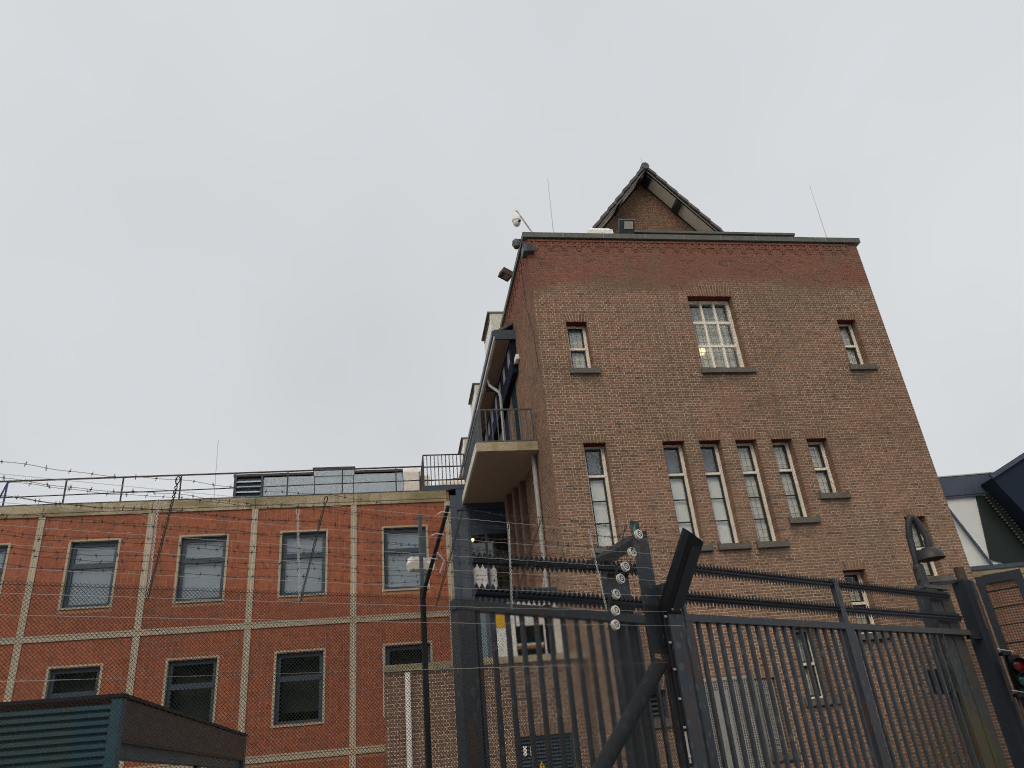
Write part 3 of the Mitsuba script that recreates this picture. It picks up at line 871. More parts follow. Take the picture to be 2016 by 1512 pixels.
add(f'{m}__body', MB().tube([[1.5, 22.6, 8.7], [1.5, 22.6, 9.3], [1.7, 22.6, 9.55], [2.5, 22.6, 9.55]], .22, 14), 'm_palewhite', smooth=50)

# ------------------------------------------------------------------ navy glazed link between the two buildings
lk = thing('glazed_link', 'navy clad link with glazing between the tiled building and the brick tower', 'building')
LK = Pl([0, 20.46, 0], [1, 0, 0], [0, -1, 0])
add(f'{lk}__body', MB().box(LK, 1.735, 3.3, -.5, -1.5, 0, 8.75), 'm_winblue')
add(f'{lk}__column', MB().box(LK, 1.735, 1.92, 0, -.4, 0, 8.55), 'm_navy')
add(f'{lk}__column', MB().box(LK, 1.925, 2.20, -.03, -.4, 0, 8.1), 'm_panel', label='lighter blue grey panel strip')
scene[list(scene)[-1]]['bsdf'] = {'type': 'ref', 'id': 'm_linkpanel'}
plain('m_linkpanel', (0.075, 0.10, 0.135), 0.4, 0.45)
add(f'{lk}__column', MB().box(LK, 2.205, 2.27, -.01, -.4, 0, 8.1), 'm_navy')
add(f'{lk}__head_panel', MB().box(LK, 1.925, 3.3, .0, -.4, 8.12, 8.72), 'm_navy')
add(f'{lk}__spandrel', MB().box(LK, 2.275, 3.3, -.06, -.4, 7.42, 8.11), 'm_navy')
add(f'{lk}__spandrel', MB().box(LK, 2.275, 3.3, -.06, -.4, 4.6, 5.0), 'm_navy')
for a, b in ((2.275, 2.66), (2.72, 3.28)):
    add(f'{lk}__pane', MB().quad([LK.w(a, -.12, 5.0), LK.w(b, -.12, 5.0), LK.w(b, -.12, 7.42), LK.w(a, -.12, 7.42)]), 'm_glass')
add(f'{lk}__mullion', MB().box(LK, 2.66, 2.72, -.08, -.2, 5.0, 7.42), 'm_navy')
room = MB()
box_room(room, LK, 2.27, 3.29, 5.0, 7.42, -.2, -.49)
add(f'{lk}__interior', room, 'm_roomdark')
add(f'{lk}__blind', MB().box(LK, 2.28, 2.655, -.22, -.23, 5.0, 6.68), 'm_whiteplastic', label='white blind behind the left pane')
add(f'{lk}__blind', MB().box(LK, 2.725, 2.92, -.22, -.23, 5.0, 6.62), 'm_whiteplastic')
m = thing('wall_lamp', 'small yellowish lamp glowing behind the upper glass of the navy link', 'lamp')
scene[f'{m}__bulb'] = {'type': 'sphere', 'center': [2.31, 20.52, 7.28], 'radius': 0.045, 'emitter': {'type': 'area', 'radiance': {'type': 'rgb', 'value': [0.55, 0.5, 0.22]}}}
add(f'{m}__base', MB().box(LK, 2.28, 2.34, -.11, -.118, 7.33, 7.40), 'm_lead')

# ------------------------------------------------------------------ low brick annex with the reception window on top
an = thing('brick_annex', 'low dull brown brick annex with concrete coping in front of the navy link', 'building')
AW = [(2.28, 3.32, .15, 2.12)]
bk = MB()
backing(bk, AN, -.07, 3.70, 0, 3.39, AW)
bk.quad([[-.07, 15.21, 0], [-.07, 20.4, 0], [-.07, 20.4, 3.39], [-.07, 15.21, 3.39]])
aw = add(f'{an}__wall', bk, 'm_mortar')
place_bricks(aw, 'brick', 'brickwork', list(lay_bricks(AN, -.08, 3.71, 0.01, 3.385, AW, [(2.28, 3.32, 2.12, .215, .06)], seed=21, course=.0645)), 'm_annexbrick', lambda c, L: L > .18 and c[2] > 1.9)
m = MB()
for i in range(17):
    t0, t1 = (i + .07) / 17, (i + .93) / 17
    e = lambda t, q: 2.28 + 1.04 * t + (2 * t - 1) * .06 * q
    m.prism(AN, [(e(t0, 0), 2.125), (e(t1, 0), 2.125), (e(t1, 1), 2.325), (e(t0, 1), 2.325)], .002, -.1, (rng.random(), rng.random()))
add(f'{an}__arch', m, 'm_annexbrick', uv=True)
for a, b in ((-.1, .9), (.9, 1.9), (1.9, 2.85), (2.85, 3.76)):
    add(f'{an}__coping', MB().box(AN, a + .004, b - .004, .06, -.3, 3.395, 3.515), 'm_concrete')
add(f'{an}__roof', MB().box(WORLD, -.06, 3.55, 15.5, 20.4, 3.38, 3.45), 'm_stone')
m = add(f'{an}__louvre_door', MB().box(AN, 2.28, 2.33, -.04, -.12, .15, 2.12).box(AN, 3.27, 3.32, -.04, -.12, .15, 2.12).box(AN, 2.33, 3.27, -.04, -.12, 2.06, 2.12).box(AN, 2.33, 3.27, -.11, -.13, .15, 2.06), 'm_winblue', label='navy louvred double door')
for z in np.arange(.2, 2.03, .062):
    add(f'{m}__slat', MB().hexa([AN.w(u, d, z + q) for q, dd in ((0, (-.045, -.06)), (.05, (-.085, -.1))) for u, d in ((2.335, dd[0]), (3.265, dd[0]), (3.265, dd[1]), (2.335, dd[1]))]), 'm_winblue')
m = add(f'{an}__downpipe', MB().tube([[.34, 15.12, 0], [.34, 15.12, 3.36]], .052, 12), 'm_whiteplastic', smooth=50, label='white downpipe on the annex wall')
for k, (x, z) in enumerate(((2.375, 1.855), (2.50, 1.855))):
    pass
ST = Pl([0, 15.22, 0], [1, 0, 0], [0, -1, 0])
def pos(pl_y, u, z):
    return u, z
for k, (u, lab) in enumerate(((2.415, 'white notice sticker on the navy louvre door, left one'), (2.545, 'white notice sticker with a small yellow mark, right one'))):
    s = thing('notice_sticker', lab, 'sticker', 'stickers on the louvre door')
    add(f'{s}__sheet', MB().box(AN, u - .032, u + .032, -.033, -.037, 1.80, 1.965), 'm_whiteplastic')
    if k:
        add(f'{s}__mark', MB().box(AN, u - .028, u - .006, -.031, -.0335, 1.905, 1.955), 'm_orange')
for k, (u, lab) in enumerate(((2.70, 'yellow triangular warning sign on the louvre door, left one'), (2.86, 'yellow triangular warning sign on the louvre door, right one'))):
    s = thing('warning_sign', lab, 'sign', 'warning signs on the louvre door')
    add(f'{s}__plate', MB().prism(AN, [(u - .055, 1.585), (u + .055, 1.585), (u, 1.70)], -.033, -.038), 'm_yellow')
    add(f'{s}__symbol', MB().prism(AN, [(u - .006, 1.60), (u + .012, 1.625), (u + .006, 1.66), (u - .012, 1.63)], -.0295, -.0335), 'm_black')
# reception window standing on the annex
bo = thing('reception_window', 'white framed reception windows on the annex roof with a yellow sign beside them', 'window')
BO = Pl([0, 16.3, 0], [1, 0, 0], [0, -1, 0])
for a, b, z0, z1 in ((1.84, 1.88, 3.46, 4.75), (2.125, 2.165, 3.46, 4.75), (2.46, 2.60, 3.46, 4.75), (3.42, 3.56, 3.46, 4.75), (2.60, 3.42, 4.65, 4.75), (2.60, 3.42, 3.46, 3.54), (3.20, 3.225, 3.54, 4.65)):
    add(f'{bo}__frame', MB().box(BO, a, b, 0, -.08, z0, z1), 'm_whiteplastic')
add(f'{bo}__panel', MB().box(BO, 2.17, 2.455, -.01, -.05, 3.46, 4.235), 'm_whiteplastic')
add(f'{bo}__sign', MB().box(BO, 2.17, 2.455, .0, -.05, 4.24, 4.64), 'm_yellow', label='plain yellow sign panel')
add(f'{bo}__door', MB().box(BO, 1.885, 2.12, -.02, -.05, 3.46, 4.70), 'm_linkpanel')
add(f'{bo}__door_blind', MB().box(BO, 1.89, 2.0, -.012, -.019, 3.55, 4.65), 'm_blindblue')
add(f'{bo}__valance', MB().box(BO, 2.63, 3.19, -.03, -.05, 4.25, 4.65), 'm_whiteplastic')
for a, b in ((2.60, 3.20), (3.225, 3.42)):
    add(f'{bo}__pane', MB().quad([BO.w(a, -.06, 3.54), BO.w(b, -.06, 3.54), BO.w(b, -.06, 4.65), BO.w(a, -.06, 4.65)]), 'm_glass')
room = MB(); box_room(room, BO, 2.5, 3.52, 3.47, 4.7, -.085, -1.0)
add(f'{bo}__interior', room, 'm_roomdark')
add(f'{bo}__shelf', MB().box(BO, 2.62, 3.19, -.1, -.3, 3.86, 3.91), 'm_whiteplastic')
add(f'{bo}__shelf', MB().box(BO, 2.62, 3.19, -.1, -.29, 3.805, 3.857), 'm_orange')
add(f'{bo}__head', MB().box(BO, 1.82, 3.56, .02, -1.3, 4.75, 5.0), 'm_navy')

# ------------------------------------------------------------------ things on the tower roof and walls
m = thing('dome_camera', 'white dome security camera hanging from a bent pole above the roof corner', 'camera')
c = np.array([3.36, 15.25, 13.98])
add(f'{m}__pole', MB().tube([[3.84, 15.55, 13.62], [3.83, 15.53, 13.80], [3.75, 15.5, 13.90], [3.42, 15.28, 14.30], [3.36, 15.25, 14.33], [3.35, 15.25, 14.22]], .022, 10), 'm_palewhite', smooth=50)
add(f'{m}__housing', MB().lathe([(.0, .24), (.05, .24), (.085, .18), (.11, .08), (.115, 0), (.10, -.02), (.001, -.02)], c, k=20), 'm_whiteplastic', smooth=40)
add(f'{m}__ball', MB().lathe([(.095, -.02), (.098, -.06), (.08, -.12), (.045, -.155), (.001, -.165)], c, k=20), 'm_palewhite', smooth=60)
add(f'{m}__lens', MB().lathe([(.001, .0), (.032, .0), (.032, .03), (.001, .03)], c + np.array([.05, -.085, -.07]), (.4, -.8, -.3), 14), 'm_black')
m = thing('dome_camera', 'dark dome security camera on a corner bracket below the roof edge', 'camera')
c = np.array([3.31, 15.36, 13.31])
add(f'{m}__housing', MB().lathe([(.001, .16), (.06, .155), (.095, .11), (.105, .03), (.105, .0), (.095, -.01), (.001, -.01)], c, k=20), 'm_railing', smooth=40)
add(f'{m}__ring', MB().lathe([(.09, -.012), (.085, -.04), (.078, -.045)], c, k=20), 'm_galvdark', smooth=40)
add(f'{m}__bubble', MB().lathe([(.076, -.045), (.07, -.08), (.04, -.105), (.001, -.11)], c, k=20), 'm_brown', smooth=60)
add(f'{m}__arm', MB().tube([[3.33, 15.36, 13.46], [3.42, 15.36, 13.47], [3.50, 15.36, 13.36], [3.55, 15.36, 13.30]], .03, 10), 'm_railing', smooth=50)
CB = Pl([3.60, 15.36, 0], [.707, -.707, 0], [-.707, -.707, 0])
add(f'{m}__bracket', MB().box(WORLD, 3.53, 3.735, 15.25, 15.396, 13.06, 13.28).box(WORLD, 3.46, 3.578, 15.25, 15.58, 13.06, 13.28), 'm_railing')
for k in range(4):
    add(f'{m}__bracket_rib', MB().box(WORLD, 3.555 + k * .045, 3.575 + k * .045, 15.235, 15.249, 13.07, 13.27), 'm_sash')
m = thing('floodlight', 'small dark floodlight sticking out from the side edge of the tower roof', 'floodlight')
add(f'{m}__body', MB().bar([3.22, 17.35, 13.90], [3.50, 17.45, 13.80], .3, .17), 'm_brown')
add(f'{m}__glass', MB().bar([3.30, 17.35, 13.785], [3.43, 17.41, 13.735], .2, .01), 'm_galvdark')
add(f'{m}__arm', MB().bar([3.48, 17.45, 13.85], [3.62, 17.45, 13.78], .05, .05), 'm_galv')
m = thing('floodlight', 'black square floodlight on the roof edge in front of the brick gable', 'floodlight')
FL = Pl([6.40, 15.72, 0], [1, 0, 0], [.0, -.9, 0])
P0 = lambda u, d, z: np.array([6.20 + u + z * .16, 15.72 - d, 14.02 + z])
add(f'{m}__body', MB().hexa([P0(u, d, z) for z in (0, .46) for u, d in ((0, 0), (.42, 0), (.42, -.12), (0, -.12))]), 'm_black')
add(f'{m}__lens', MB().hexa([P0(u, d, z) for z in (.14, .40) for u, d in ((.13, .012), (.375, .012), (.375, .001), (.13, .001))]), 'm_galvdark')
add(f'{m}__trim', MB().hexa([P0(u, d, z) for z in (.462, .472) for u, d in ((-.01, .01), (.43, .01), (.43, -.12), (-.01, -.12))]), 'm_galv')
add(f'{m}__foot', MB().box(WORLD, 6.15, 6.55, 15.65, 15.95, 13.69, 14.01), 'm_black')
m = thing('roof_vent', 'white flat roof vent box beside the floodlight on the roof', 'vent')
add(f'{m}__base', MB().box(WORLD, 5.53, 6.22, 16.2, 16.9, 13.6, 14.52), 'm_whiteplastic')
add(f'{m}__lid', MB().hexa([[x, y, z] for z, q in ((14.52, 0), (14.64, .1)) for x, y in ((5.53 + q, 16.2 + q), (6.22 - q, 16.2 + q), (6.22 - q, 16.9 - q), (5.53 + q, 16.9 - q))]), 'm_whiteplastic')
for a, b, lab in (((4.42, 15.8, 13.6), (4.48, 15.8, 15.94), 'thin lightning rod near the left corner of the tower roof'), ((12.23, 15.8, 13.6), (12.25, 15.8, 15.95), 'thin lightning rod near the right corner of the tower roof'),
                  ((8.17, 17.75, 18.1), (8.18, 17.75, 18.68), 'short lightning rod on the gable peak'), ((-4.63, 21, 8.6), (-4.66, 21, 10.65), 'thin lightning rod on the tiled building roof left of the plant room')):
    m = thing('lightning_rod', lab, 'lightning rod', 'lightning rods on the roofs')
    add(f'{m}__rod', MB().tube([a, b], [.007, .004], 5), 'm_galvdark')
    add(f'{m}__foot', MB().box(WORLD, a[0] - .05, a[0] + .05, a[1] - .05, a[1] + .05, a[2] - .05, a[2] + .03), 'm_galvdark')
m = thing('wall_sensor', 'small white sensor box on the tower side wall above the balcony', 'sensor')
add(f'{m}__body', MB().box(SIDE, 17.75, 18.05, .10, .01, 11.38, 11.52), 'm_whiteplastic')
add(f'{m}__eye', MB().box(SIDE, 18.06, 18.14, .12, .01, 11.37, 11.44), 'm_lead')
m = thing('mesh_cage', 'galvanised wire mesh cage against the tower foot behind the gate bars', 'cage')
CG = Pl([0, 15.36, 0], [1, 0, 0], [0, -1, 0])
CX0, CX1, CZ0, CZ1 = 5.95, 7.00, .5, 2.84
fr = MB()
for a, b, z0, z1 in ((CX0, CX0 + .04, CZ0, CZ1), (CX0 + .04, CX1 - .04, CZ1 - .05, CZ1), (CX0 + .04, CX1 - .04, CZ0, CZ0 + .05)):
    fr.box(CG, a, b, .26, .22, z0, z1)
fr.box(CG, CX0 - .24, CX0 - .205, .03, .0, CZ0, CZ1); fr.box(CG, CX0 - .02, CX0 - .001, .26, 0, CZ1 - .03, CZ1)
add(f'{m}__frame', fr, 'm_galv')
add(f'{m}__frame', MB().box(CG, CX1 - .03, CX1, .26, .22, CZ0, CZ1), 'm_galvdark')
wm = MB()
u = CX0 + .04
while u < CX1 - .03:
    wm.box(CG, u - .0055, u + .0055, .245, .235, CZ0, CZ1 - .04); u += .042
z = CZ0 + .05
while z < CZ1 - .04:
    wm.box(CG, CX0 + .03, CX1 - .03, .234, .226, z - .0055, z + .0055)
    wm.box(CG, CX0 - .22, CX0, .02, .012, z - .0055, z + .0055); z += .042
for k in range(5):
    wm.box(CG, CX0 - .2 + k * .045, CX0 - .19 + k * .045, .03, .021, CZ0, CZ1 - .04)
add(f'{m}__mesh', wm, 'm_cagewire')
add(f'{m}__panel', MB().box(CG, 6.13, 6.46, .16, .13, 1.22, 2.62), 'm_board', label='pale blue grey board inside the mesh')
add(f'{m}__back', MB().box(CG, CX0, CX1, -.022, -.03, CZ0, CZ1), 'm_lead')

# ------------------------------------------------------------------ glass building at the right edge
rb = thing('glass_building', 'modern navy building with sloping glazed roof hood at the right behind the tower', 'building')
add(f'{rb}__lower_wall', MB().box(RBL, 8, 24, -.12, -4, 0, 4.86), 'm_farbrick')
add(f'{rb}__ledge', MB().box(RBL, 8, 24, .03, -.5, 4.99, 5.15), 'm_concrete')
add(f'{rb}__ledge_underside', MB().box(RBL, 8, 24, .0, -.5, 4.86, 4.985), 'm_concrete')
add(f'{rb}__sill', MB().box(RBL, 8, 24, .07, -.5, 5.155, 5.26), 'm_navy')
add(f'{rb}__glazing', MB().box(RBL, 8, 24, -.06, -.1, 5.26, 7.12), 'm_glazing', label='pale glazed panel under the navy fascia')
add(f'{rb}__dark_glazing', MB().prism(RBL, [(13.14, 7.12), (13.44, 7.12), (16.0, 5.6), (16.0, 5.26), (13.32, 5.262), (12.90, 5.42)], .0, -.055), 'm_darkglazing', label='dark green glass beside the pale panel')
add(f'{rb}__mullion', MB().bar(RBL.w(12.16, .03, 7.0), RBL.w(12.86, .03, 5.24), .06, .05, RBL.n), 'm_navy')
add(f'{rb}__rail', MB().box(RBL, 8, 13.5, .03, -.1, 7.12, 7.16).box(RBL, 8, 13.45, .05, -.1, 7.175, 7.23), 'm_navy')
add(f'{rb}__fascia', MB().box(RBL, 8, 13.85, .02, -.3, 7.235, 7.71).box(RBL, 13.85, 24, -.02, -.3, 7.235, 7.70), 'm_navy')
add(f'{rb}__fascia_trim', MB().box(RBL, 8, 24, .04, -.3, 7.715, 7.745), 'm_galv')
hood = add(f'{rb}__roof_hood', MB().prism(RBL, [(13.33, 7.40), (14.50, 7.95), (16.6, 7.95), (16.6, 4.2), (14.85, 4.4), (13.47, 7.10)], .62, .05), 'm_hood', label='dark navy wedge shaped roof hood')
add(f'{hood}__edge', MB().bar(RBL.w(13.28, .66, 7.42), RBL.w(14.50, .66, 7.99), .12, .07, RBL.n), 'm_navy')
add(f'{hood}__edge', MB().bar(RBL.w(14.50, .66, 7.99), RBL.w(14.72, .66, 7.0), .12, .12, RBL.n), 'm_linkpanel')
rs = add(f'{rb}__ridged_strip', MB().bar(RBL.w(13.38, .05, 7.12), RBL.w(14.5, .05, 4.4), .15, .06, RBL.n), 'm_sash')
tt = MB()
for k in range(34):
    t = k / 34
    u, z = 13.38 + 1.12 * t, 7.12 - 2.72 * t
    for s in (-1, 1):
        tt.box(RBL, u + s * .085 - .03, u + s * .085 + .03, .09, .07, z + s * .03, z + s * .03 + .022)
add(f'{rs}__teeth', tt, 'm_galvdark', kind='stuff')

# ------------------------------------------------------------------ corrugated shed behind the fence
sh = thing('corrugated_shed', 'blue green corrugated metal shed with brown side fascia behind the chain link fence', 'shed')
SX, SY = -2.70, 9.0
prof = MB()
for k in range(30):
    z = 2.56 - k * .072
    if z < .3:
        break
    rib = MB()
    for (za, oa), (zc, oc) in zip(((-.072, .004), (-.060, .004), (-.048, .042), (-.014, .042)), ((-.060, .004), (-.048, .042), (-.014, .042), (-.001, .004))):
        rib.hexa([[x, y, zz] for zz, o in ((z + za, oa), (z + zc, oc)) for x, y in ((-9, SY - o), (SX - .10, SY - o), (SX - .10, SY + .05), (-9, SY + .05))])
    add(f'{sh}__rib', rib, 'm_shed')
add(f'{sh}__wall', MB().box(WORLD, -9, SX - .1, SY + .02, SY + .1, 0, 2.56), 'm_shed')
add(f'{sh}__corner_post', MB().box(WORLD, SX - .098, SX, SY - .04, SY + .12, 0, 2.61), 'm_shed')
add(f'{sh}__roof_edge', MB().box(WORLD, -9, SX + .02, SY - .06, 16.8, 2.615, 2.65), 'm_black')
add(f'{sh}__side_fascia', MB().box(WORLD, SX - .05, SX - .002, SY + .13, 16.5, 2.22, 2.60), 'm_rust', label='brown side fascia of the shed roof')
add(f'{sh}__side_beam', MB().box(WORLD, SX - .20, SX - .06, SY + .13, 16.5, 2.06, 2.22), 'm_shed')
add(f'{sh}__side_beam', MB().box(WORLD, SX - .055, SX + .005, SY + .13, 16.5, 2.195, 2.215), 'm_brown')
add(f'{sh}__corner_post', MB().box(WORLD, SX - .1, SX + .004, 16.5, 16.7, 0, 2.61), 'm_shed')
add(f'{sh}__diagonal', MB().bar([SX - .12, 11.5, 1.0], [SX - .12, 13.4, 2.12], .12, .06, (1, 0, 0)), 'm_shed')

# ------------------------------------------------------------------ perimeter fence
fe = thing('perimeter_fence', 'chain link security fence topped with barbed wire and pale electric wires in the foreground', 'fence')
A0, A1 = -1.5, 6.24
ZB, ZT = 1.0, 3.135
w, h = .0295, .0300
nw = int((A1 - A0) / (w / 2))
nz = int((ZT - ZB) / (h / 2))
V, F = [], []
zz = np.repeat(ZB + np.arange(nz + 1) * h / 2, 2) + np.tile([-.0016, .0016], nz + 1)
kk = np.repeat(np.arange(nz + 1), 2)
tri = np.array([[1.0, 0.0], [-.5, .87], [-.5, -.87]]) * .0028
m2 = len(zz)
base = []
idx = np.arange(m2 - 1)
for i in range(nw):
    side = (kk + i) % 2
    wob = .0009 * math.sin(i * 1.7)
    a = A0 + (i + side) * w / 2 + wob + .0011 * np.sin(kk * .13 + i * .02)
    o = np.where(side == 0, .0016, -.0016) + .012 * math.sin(i * .021) * np.sin(kk * .05)
    ring = FEN.O + (a[:, None, None] + tri[None, :, 0, None]) * FEN.e + (o[:, None, None] + tri[None, :, 1, None]) * FEN.n
    ring[..., 2] += zz[:, None]
    V.append(ring.reshape(-1, 3))
    f = []
    for j in range(3):
        p, q = idx * 3 + j, idx * 3 + (j + 1) % 3
        f += [np.stack([p, q, q + 3], 1), np.stack([p, q + 3, p + 3], 1)]
    F.append(np.vstack(f) + i * m2 * 3)
cm = MB()
cm.raw(np.vstack(V), np.vstack(F))
add(f'{fe}__chain_link', cm, 'm_chain', kind='stuff', label='small diamond chain link netting')
add(f'{fe}__plinth', MB().box(FEN, A0, A1, .06, -.06, 0, .995), 'm_concrete')
for z0, z1, mat in ((3.105, 3.105, 'm_chain'), (2.43, 2.50, 'm_galv')):
    add(f'{fe}__tension_wire', MB().tube([FEN.w(A0, -.0045, z0), FEN.w(A1, -.0045, z1)], .0022, 5), mat)
POSTS = [-1.45, 3.31]
for s in POSTS:
    k = add(f'{fe}__post', MB().tube([FEN.w(s, -.03, 0), FEN.w(s, -.03, 3.2)], .027, 10), 'm_black', smooth=50)
    add(f'{k}__leaning_arm', MB().tube([FEN.w(s, -.02, 3.10), FEN.w(s, .04, 3.22), FEN.w(s, .56, 3.83)], .019, 10), 'm_black', smooth=50)
    add(f'{k}__upright_arm', MB().box(FEN, s - .016, s + .016, -.05, -.025, 3.2, 3.92), 'm_railing')
    for t in (.30, .62, .90):
        add(f'{k}__hook', MB().tube([FEN.w(s - .07, .02 + .5 * t, 3.24 + .59 * t), FEN.w(s - .05, .07 + .5 * t, 3.25 + .59 * t), FEN.w(s + .03, .09 + .5 * t, 3.24 + .59 * t)], .006, 6), 'm_insulator')
    add(f'{k}__clip', MB().tube([FEN.w(s + .0, .30, 3.46), FEN.w(s + .09, .26, 3.40), FEN.w(s + .07, .2, 3.30)], .008, 6), 'm_insulator')
# barbed strands: six along the upright arms, six along the leaning arms
def strand(o, z, seed, sag=.012):
    g2 = random.Random(seed)
    ts = np.linspace(A0, 6.3, 120)
    ph = g2.uniform(0, 6)
    pts = np.array([FEN.w(t, o + .006 * math.sin(t * 3 + ph), z - sag * abs(math.sin((t + .28) / 1.2 * math.pi)) + .008 * math.sin(t * 5.3 + ph) + .004 * math.sin(t * 17 + ph)) for t in ts])
    mb = MB().tube(pts, .0019, 4, cap=False)
    t = A0 + g2.uniform(0, .14)
    while t < 6.25:
        i = np.interp(t, ts, np.arange(len(ts)))
        c = pts[int(i)] + (pts[min(int(i) + 1, 119)] - pts[int(i)]) * (i - int(i))
        for k in range(2):
            d = FEN.e * g2.uniform(-.5, .5) + FEN.n * g2.uniform(-1, 1) + np.array([0, 0, 1]) * (1 if k else -.8)
            d = d / np.linalg.norm(d) * .021
            mb.tube([c - d, c + d], .0017, 3, cap=False)
        mb.tube([c - FEN.e * .008, c + FEN.e * .008], .0042, 4, cap=False)
        t += .14 + g2.uniform(-.012, .012)
    add(f'{fe}__barbed_wire', mb, 'm_barb')
for i, z in enumerate((3.26, 3.38, 3.51, 3.64, 3.76, 3.88)):
    strand(-.05, z, 40 + i)
for i, z in enumerate((3.29, 3.40, 3.51, 3.62, 3.72, 3.81)):
    strand(.85 * (z - 3.17) + .02, z, 60 + i)
# smooth electric wires with insulators near the end post
EW = [(.49, 3.747, 5.64, 6.58), (.354, 3.587, 5.63, 6.55), (.245, 3.458, 5.60, 6.50), (.152, 3.348, 5.59, 6.50), (.06, 3.203, 5.57, 6.50), (.05, 3.03, 5.54, 6.48), (.05, 2.88, 5.51, 6.48)]
for o, z, si, se in EW:
    ts = np.linspace(A0, se, 40)
    k = add(f'{fe}__electric_wire', MB().tube([FEN.w(t, o + .03, z - .012 * math.sin((t - A0) / (se - A0) * math.pi)) for t in ts], .0017, 5, cap=False), 'm_galv')
    c = FEN.w(si, o + .03, z - .004)
    ax = FEN.n + FEN.e * .12 + np.array([0, 0, .12])
    ins = MB()
    for q in (-.014, .014):
        ins.lathe([(.001, q - .006), (.050, q - .006), (.054, q), (.050, q + .006), (.001, q + .006)], c, ax, 18)
    ins.lathe([(.03, -.02), (.03, .02)], c, ax, 14)
    add(f'{k}__insulator', ins, 'm_insulator', smooth=40)
    gr = MB()
    axn = ax / np.linalg.norm(ax)
    gr.lathe([(.022, .0205), (.030, .0225), (.034, .0205)], c, axn, 18)
    gr.bar(c + axn * .021 - FEN.e * .03 + np.array([0, 0, .02]), c + axn * .021 + FEN.e * .03 - np.array([0, 0, .02]), .006, .004, axn)
    add(f'{k}__insulator_slot', gr, 'm_lead')
    sp = [FEN.w(se - .16 + .13 * t, o + .03 + .006 * math.cos(t * 75), z + .006 * math.sin(t * 75)) for t in np.linspace(0, 1, 70)]
    add(f'{k}__spring', MB().tube(sp, .0016, 4, cap=False), 'm_galv')
# twisted wire spacers in pairs
def twisted(a, b, r=.0042, amp=.0085, pitch=.075):
    a, b = np.array(a), np.array(b)
    L = np.linalg.norm(b - a); t = (b - a) / L
    x = np.cross(t, FEN.e); x /= np.linalg.norm(x); y = np.cross(t, x)
    mb = MB()
    for ph in (0, math.pi):
        n = int(L / pitch * 8)
        q = np.linspace(0, L - .05, n)
        mb.tube([a + t * s + amp * (math.cos(s / pitch * 2 * math.pi + ph) * x + math.sin(s / pitch * 2 * math.pi + ph) * y) for s in q], r, 5)
    top = b - t * .05
    ring = [top + t * (.03 - .03 * math.cos(v)) + y * .014 * math.sin(v) for v in np.linspace(0, 2 * math.pi, 14)]
    mb.tube(ring, r, 5, cap=False)
    return mb
for s, near, far in ((-.28, (.72, 3.77), (-.03, 3.88)), (.92, (.81, 3.74), (-.02, 3.83)), (2.12, (.62, 3.77), (-.14, 3.90)), (3.42, (.66, 3.80), None), (4.27, (.68, 3.77), (.08, 3.87)), (5.48, (.52, 3.83), (-.11, 3.92))):
    lightw = 'm_galvdark'
    if far:
        add(f'{fe}__twisted_spacer', twisted(FEN.w(s, .01, 3.02), FEN.w(s, *far)), 'm_galv')
    add(f'{fe}__twisted_spacer', twisted(FEN.w(s, .01, 3.02), FEN.w(s, *near)), 'm_lead')
# thick end post with its two arms, bolts and brace
ep = add(f'{fe}__end_post', MB().box(FEN, 6.30, 6.49, .08, -.1, 0, 3.35), 'm_gate', label='thick dark grey end post')
add(f'{ep}__clamp_strip', MB().box(FEN, 6.245, 6.298, .05, .02, 0, 3.12), 'm_black')
bt = MB()
for z in (3.42, 3.28, 3.10, 2.98, 2.70, 2.42, 2.12, 1.84, 1.56):
    add(f'{ep}__bolt', MB().lathe([(.001, .022), (.012, .018), (.016, 0), (.016, -.02)], FEN.w(6.275 if z < 3.2 else 6.34, .052 if z < 3.2 else .082, z), FEN.n, 10), 'm_galv', smooth=40)
for z0, z1 in ((1.50, 1.80), (1.20, 1.46)):
    add(f'{ep}__plate', MB().box(FEN, 6.262, 6.288, .058, .051, z0, z1), 'm_galv', label='pale metal clamping plate')
prof = []
arm0, arm1 = np.array([.02, 3.06]), np.array([.64, 3.83])
dv = (arm1 - arm0) / np.linalg.norm(arm1 - arm0); nv = np.array([dv[1], -dv[0]])
sec = [(6.25, -.02), (6.265, .055), (6.31, .085), (6.49, .085), (6.49, -.08), (6.30, -.08), (6.26, -.06)]
mb = MB()
ring = lambda q: [FEN.w(u, *(arm0 + dv * (q - (.42 * (u - 6.22) if q else 0)) + nv * t)) for u, t in sec]
L = np.linalg.norm(arm1 - arm0)
v = ring(0) + ring(L); n = len(sec)
f = [[0, i, i + 1] for i in range(1, n - 1)] + [[n, n + i + 1, n + i] for i in range(1, n - 1)]
for i in range(n):
    j = (i + 1) % n
    f += [[i, j, n + j], [i, n + j, n + i]]
add(f'{ep}__leaning_arm', mb.raw(v, f), 'm_black', label='broad black arm leaning outwards')
for t_, u_ in ((.06, 6.33), (.06, 6.45), (.93, 6.46)):
    add(f'{ep}__bolt', MB().lathe([(.001, .020), (.012, .016), (.014, 0), (.014, -.02)], FEN.w(u_, *(arm0 + dv * L * t_ * .97 + nv * .087)), FEN.n * nv[0] + np.array([0, 0, nv[1]]), 10), 'm_galvdark', smooth=40)
add(f'{ep}__arm_face_plate', MB().raw([FEN.w(u, *(arm0 + dv * q + nv * t)) for q in (.03, L * .94 - .11) for u, t in ((6.325, .086), (6.485, .086), (6.485, .092), (6.325, .092))], BOXF), 'm_navygate')
add(f'{ep}__upright_arm', MB().box(FEN, 6.06, 6.175, -.02, -.05, 2.6, 4.10), 'm_gate')
add(f'{ep}__upright_arm', MB().box(FEN, 6.18, 6.29, -.03, -.06, 2.6, 3.90), 'm_gate')
